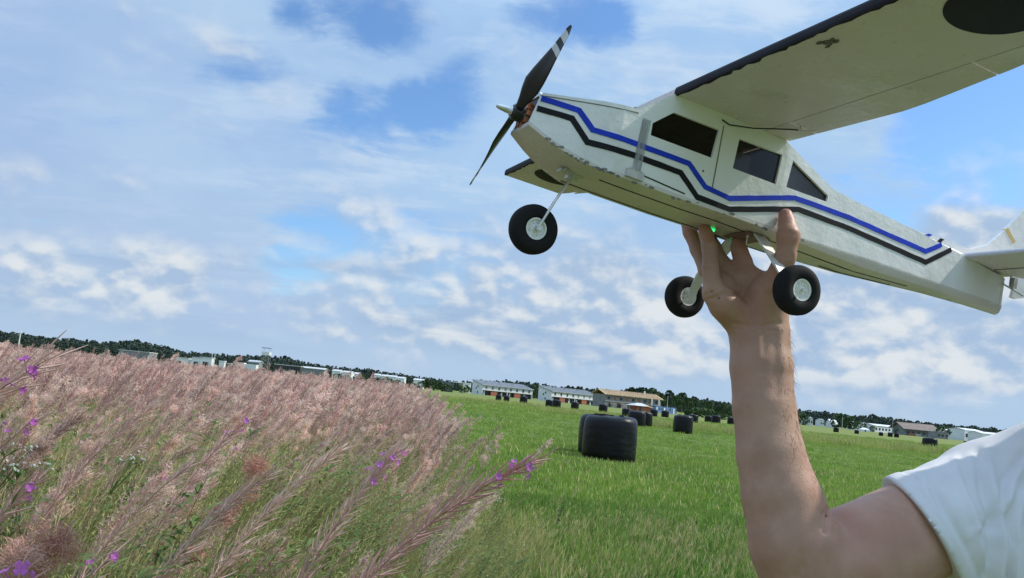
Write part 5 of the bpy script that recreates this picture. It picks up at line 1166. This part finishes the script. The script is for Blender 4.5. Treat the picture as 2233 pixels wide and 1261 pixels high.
def add_pts(n, D0, D1, hf, kinds, tilt=.12):
    for _ in range(n):
        D = math.sqrt(rng.uniform(D0**2, D1**2)); x = rng.uniform(left_x(D), edge_x(D))+rng.normal()*.25; dist = edge_x(D)-x
        h = hf(D)*rng.normal(1, .095)*(.86+.14*min(1, max(0, dist)/.8)); pts.append((x, D, 0)); kk = int(rng.choice(kinds)); rots.append((rng.normal()*tilt, rng.normal()*tilt, rng.normal()*.3)); scl.append(h/ZS[kk]); idx.append(kk)
add_pts(2400, 7.6, 22, lambda D: float(np.interp(D, [6, 12, 22], [1.22, 1.30, 1.38])), range(5)); add_pts(2300, 20, 95, lambda D: float(np.interp(D, [20, 40, 95], [1.38, 1.44, 1.50])), range(5, 9))
st_ = points_object('fireweed_stand', pts, rots, scl, idx, mid_src+far_src); tag(st_, kind='stuff')

# grass and weeds between them
def grass_tuft(seed, n, h, wd, spread, lean, mats, mixes, heads=0):
    r = np.random.default_rng(seed); c = PB_()
    for i in range(n):
        b = np.array([r.normal()*spread, r.normal()*spread, 0]); L = h*r.uniform(.55, 1.15); az = r.random()*6.28; q = np.array([math.cos(az), math.sin(az), 0])*r.uniform(.1, .5)+np.array([lean, 0, 0]); sd = np.array([-math.sin(az+r.normal()), math.cos(az+r.normal()), 0])
        p = [b+q*L*(t**2)*.9+np.array([0, 0, L*t*(1-.25*t*np.linalg.norm(q))]) for t in (0, .35, .7, 1.0)]; w_ = wd*r.uniform(.7, 1.2); c.ribbon(p, [w_*.9, w_, w_*.7, w_*.08], sd, int(r.choice(len(mats), p=mixes)))
    for i in range(heads):
        b = np.array([r.normal()*spread, r.normal()*spread, 0]); L = h*r.uniform(.78, .92); q = np.array([lean+r.normal()*.15, r.normal()*.15, 0]); p = [b+q*L*t*t+np.array([0, 0, L*t]) for t in (0, .4, .8, 1.0)]; c.tube(p, [wd*.35]*4, len(mats)-1)
        t = p[-1]-p[-2]; t /= np.linalg.norm(t)
        for k in range(9): e_ = p[-1]+t*.012*k*L/.6; v = t*.7+perp(t, k*2.4)*.6; sd = np.cross(v, t); sd /= np.linalg.norm(sd)+1e-9; c.ribbon([e_, e_+v*.008, e_+v*.018], [wd*.2, wd*.55, wd*.1], sd, len(mats)-1)
    return c.mesh('grass_tuft', mats)
def leafy(seed, h):                             # green leafy shoots in the undergrowth
    r = np.random.default_rng(seed); c = PB_()
    for k in range(4):
        b = np.array([r.normal()*.05, r.normal()*.05, 0]); q = np.array([.25+r.normal()*.15, r.normal()*.15, 0]); L = h*r.uniform(.7, 1.1); c.tube([b+q*L*t*t+np.array([0, 0, L*t]) for t in (0, .5, 1)], [.003, .0025, .001], 1)
        for i in range(26):
            t = r.uniform(.3, 1); p = b+q*L*t*t+np.array([0, 0, L*t]); a = i*2.4; o = np.array([math.cos(a), math.sin(a), .45]); o /= np.linalg.norm(o); l2 = r.uniform(.06, .11); sd = np.cross(o, [0, 0, 1]); sd /= np.linalg.norm(sd)
            c.ribbon([p, p+o*l2*.4, p+o*l2*.8-np.array([0, 0, .012]), p+o*l2-np.array([0, 0, .03])], [.002, .007, .005, .0006], sd, 0)
    return c.mesh('leafy_shoot', [G_leaf, G_stem])
und = [grass_tuft(1, 22, 1.0, .0026, .05, .35, [G_grass, G_dry], [.3, .7], 4), grass_tuft(2, 22, .92, .0028, .06, .25, [G_grass, G_dry], [.75, .25], 1), leafy(3, .95), leafy(4, 1.08), grass_tuft(5, 18, 1.08, .0022, .05, .45, [G_dry, G_dry], [.5, .5], 6)]
pts, rots, scl, idx = [], [], [], []
for n, D0, D1, s0, s1 in ((1300, 1.6, 5.5, .9, 1.2), (1500, 5.5, 16, .8, 1.1), (1200, 16, 50, .8, 1.0)):
    for _ in range(n):
        D = math.sqrt(rng.uniform(D0**2, D1**2)); x = rng.uniform(left_x(D), edge_x(D)+.35); dist = edge_x(D)-x; k = .6+.4*min(1, max(0, dist+.2)/1.0)
        pts.append((x, D, 0)); rots.append((rng.normal()*.08, rng.normal()*.08, rng.normal()*.6)); scl.append(k*rng.uniform(s0, s1)*(1 if D < 5.5 else 1.05)); idx.append(rng.choice(5, p=[.28, .22, .09, .09, .32]))
ug = points_object('undergrowth', pts, rots, scl, idx, und); tag(ug, kind='stuff')
# white yarrow among the weeds at the left
for k, (px_, py_, d_, lab) in enumerate(((40, 975, 2.1, 'white flat-topped yarrow at the left edge, upper one'), (90, 1015, 2.0, 'white flat-topped yarrow right of the others at the left edge'), (35, 1018, 1.9, 'white flat-topped yarrow at the left edge, lower one'), (300, 1000, 2.2, 'small white yarrow among the grass right of the left edge group'))):
    T_ = cam2w(C(px_, py_, d_)); r = np.random.default_rng(k); e = empty('yarrow', (T_[0]-.3, T_[1], 0)); tag(e, lab, 'yarrow', 'white yarrow flowers'); st, hd = PB_(), PB_(); top_ = np.array([.3, 0, T_[2]]); st.tube([np.zeros(3), top_*[.35, 1, .6], top_*[.8, 1, .92]], [.0022, .0018, .0014], 0)
    for i in range(10):
        c = top_+np.array([r.normal()*.018, r.normal()*.018, r.normal()*.009]); st.tube([top_*[.8, 1, .92], c], [.0008, .0006], 0)
        for q in range(3): a = q*1.05; v_ = np.array([math.cos(a), math.sin(a)*.6, r.normal()*.5]); hd.ribbon([c-v_*.003, c+v_*.003], [.0022, .0022], np.array([-math.sin(a), math.cos(a)*.6, .6]), 0)
    link('stem', st.mesh('stem', G_leaf), e); tag(link('flower_head', hd.mesh('flower_head', G_white), e), kind='stuff')

# the meadow: short grass close by, thinning into the ground sheet farther off
gs = [grass_tuft(20, 20, .095, .0036, .055, .12, [G_near, G_dry], [.96, .04]), grass_tuft(21, 20, .125, .0034, .06, .15, [G_near, G_dry], [.93, .07]), grass_tuft(22, 16, .20, .0034, .05, .2, [G_grass, G_dry], [.25, .75], 2), grass_tuft(23, 14, .12, .0052, .07, .1, [G_leaf, G_grass], [.6, .4]),
      grass_tuft(24, 24, .115, .009, .16, .12, [G_grass, G_dry], [.9, .1]), grass_tuft(25, 24, .14, .009, .16, .14, [G_grass, G_dry], [.75, .25]), grass_tuft(26, 26, .65, .014, .30, .2, [G_dry, G_grass], [.6, .4])]
pts, rots, scl, idx = [], [], [], []
def patch(x, y): return math.sin(x*.9+1.3*math.sin(y*.35))*.5+math.sin(y*.6+x*.37+2)*.5
for n, D0, D1 in ((12000, 5.2, 13), (9000, 13, 28), (7000, 28, 72), (6000, 60, 150)):
    for _ in range(n):
        D = (math.sqrt(rng.uniform(D0**2, D1**2)) if D0 < 28 else D0+(D1-D0)*rng.random()**1.25) if D0 > 10 else rng.uniform(D0**1.4, D1**1.4)**(1/1.4); xl_, xr_ = gd(880, D)[0], gd(2250, D)[0]; x = rng.uniform(max(xl_, edge_x(D)-.4), xr_)
        dist = x-edge_x(D); pt = patch(x, D); dry = .025+.5*max(0, 1-dist/.7)*(D < 12)+.10*(pt > .45)
        k = rng.choice([4, 5]) if D > 13 else (2 if rng.random() < dry else rng.choice([0, 1, 3], p=[.45, .35, .2]))
        pts.append((x, D, 0)); rots.append((rng.normal()*.1, rng.normal()*.1, rng.normal()*.9)); scl.append((1.7 if D > 72 else 1)*rng.uniform(.7, 1.15)*(1+.25*pt)*(1.35 if (k == 2 and dist < 1) else 1)); idx.append(k)
for a, b, D0, D1, n in ((1330, 1620, 70, 84, 420), (1720, 2030, 66, 84, 420), (1180, 1330, 92, 110, 200), (950, 1180, 120, 150, 200), (2030, 2200, 70, 90, 160)):    # rough grass left standing
    for _ in range(n):
        D = rng.uniform(D0, D1); p = gd(rng.uniform(a, b), D); pts.append(tuple(p)); rots.append((0, 0, rng.random()*6.28)); scl.append(rng.uniform(.6, 1.2)); idx.append(6)
gr = points_object('grass', pts, rots, scl, idx, gs); tag(gr, kind='stuff')
# a few dark weeds standing in the meadow
for px_, py_, hh, lab in ((1088, 922, .35, 'small dark green weed tuft in the grass left of the nearest bale'), (1215, 1150, .42, 'tall thin dark weed standing in the grass right of the far-leaning fireweed')):
    D = 1.5*FPX/(py_-H(px_)); p = gd(px_, D); r = np.random.default_rng(px_); e = empty('weed', tuple(p)); tag(e, lab, 'weed'); st, lf = PB_(), PB_()
    for k in range(5 if hh < .4 else 2):
        q = np.array([.3+r.normal()*.3, r.normal()*.3, 0])*(1 if hh < .4 else .5); st.tube([q*hh*t*t+np.array([0, 0, hh*t]) for t in (0, .5, 1)], [.004, .003, .002], 0)
        for i in range(16): t = r.uniform(.2, 1); b = q*hh*t*t+np.array([0, 0, hh*t]); o = np.array([math.cos(i*2.4), math.sin(i*2.4), .3]); sd = np.cross(o, [0, 0, 1.]); lf.ribbon([b, b+o*.03, b+o*.07], [.003, .012, .001], sd/np.linalg.norm(sd), 0)
    link('stem', st.mesh('stem', G_leaf), e); tag(link('leaves', lf.mesh('leaves', M_leafB), e), kind='stuff')
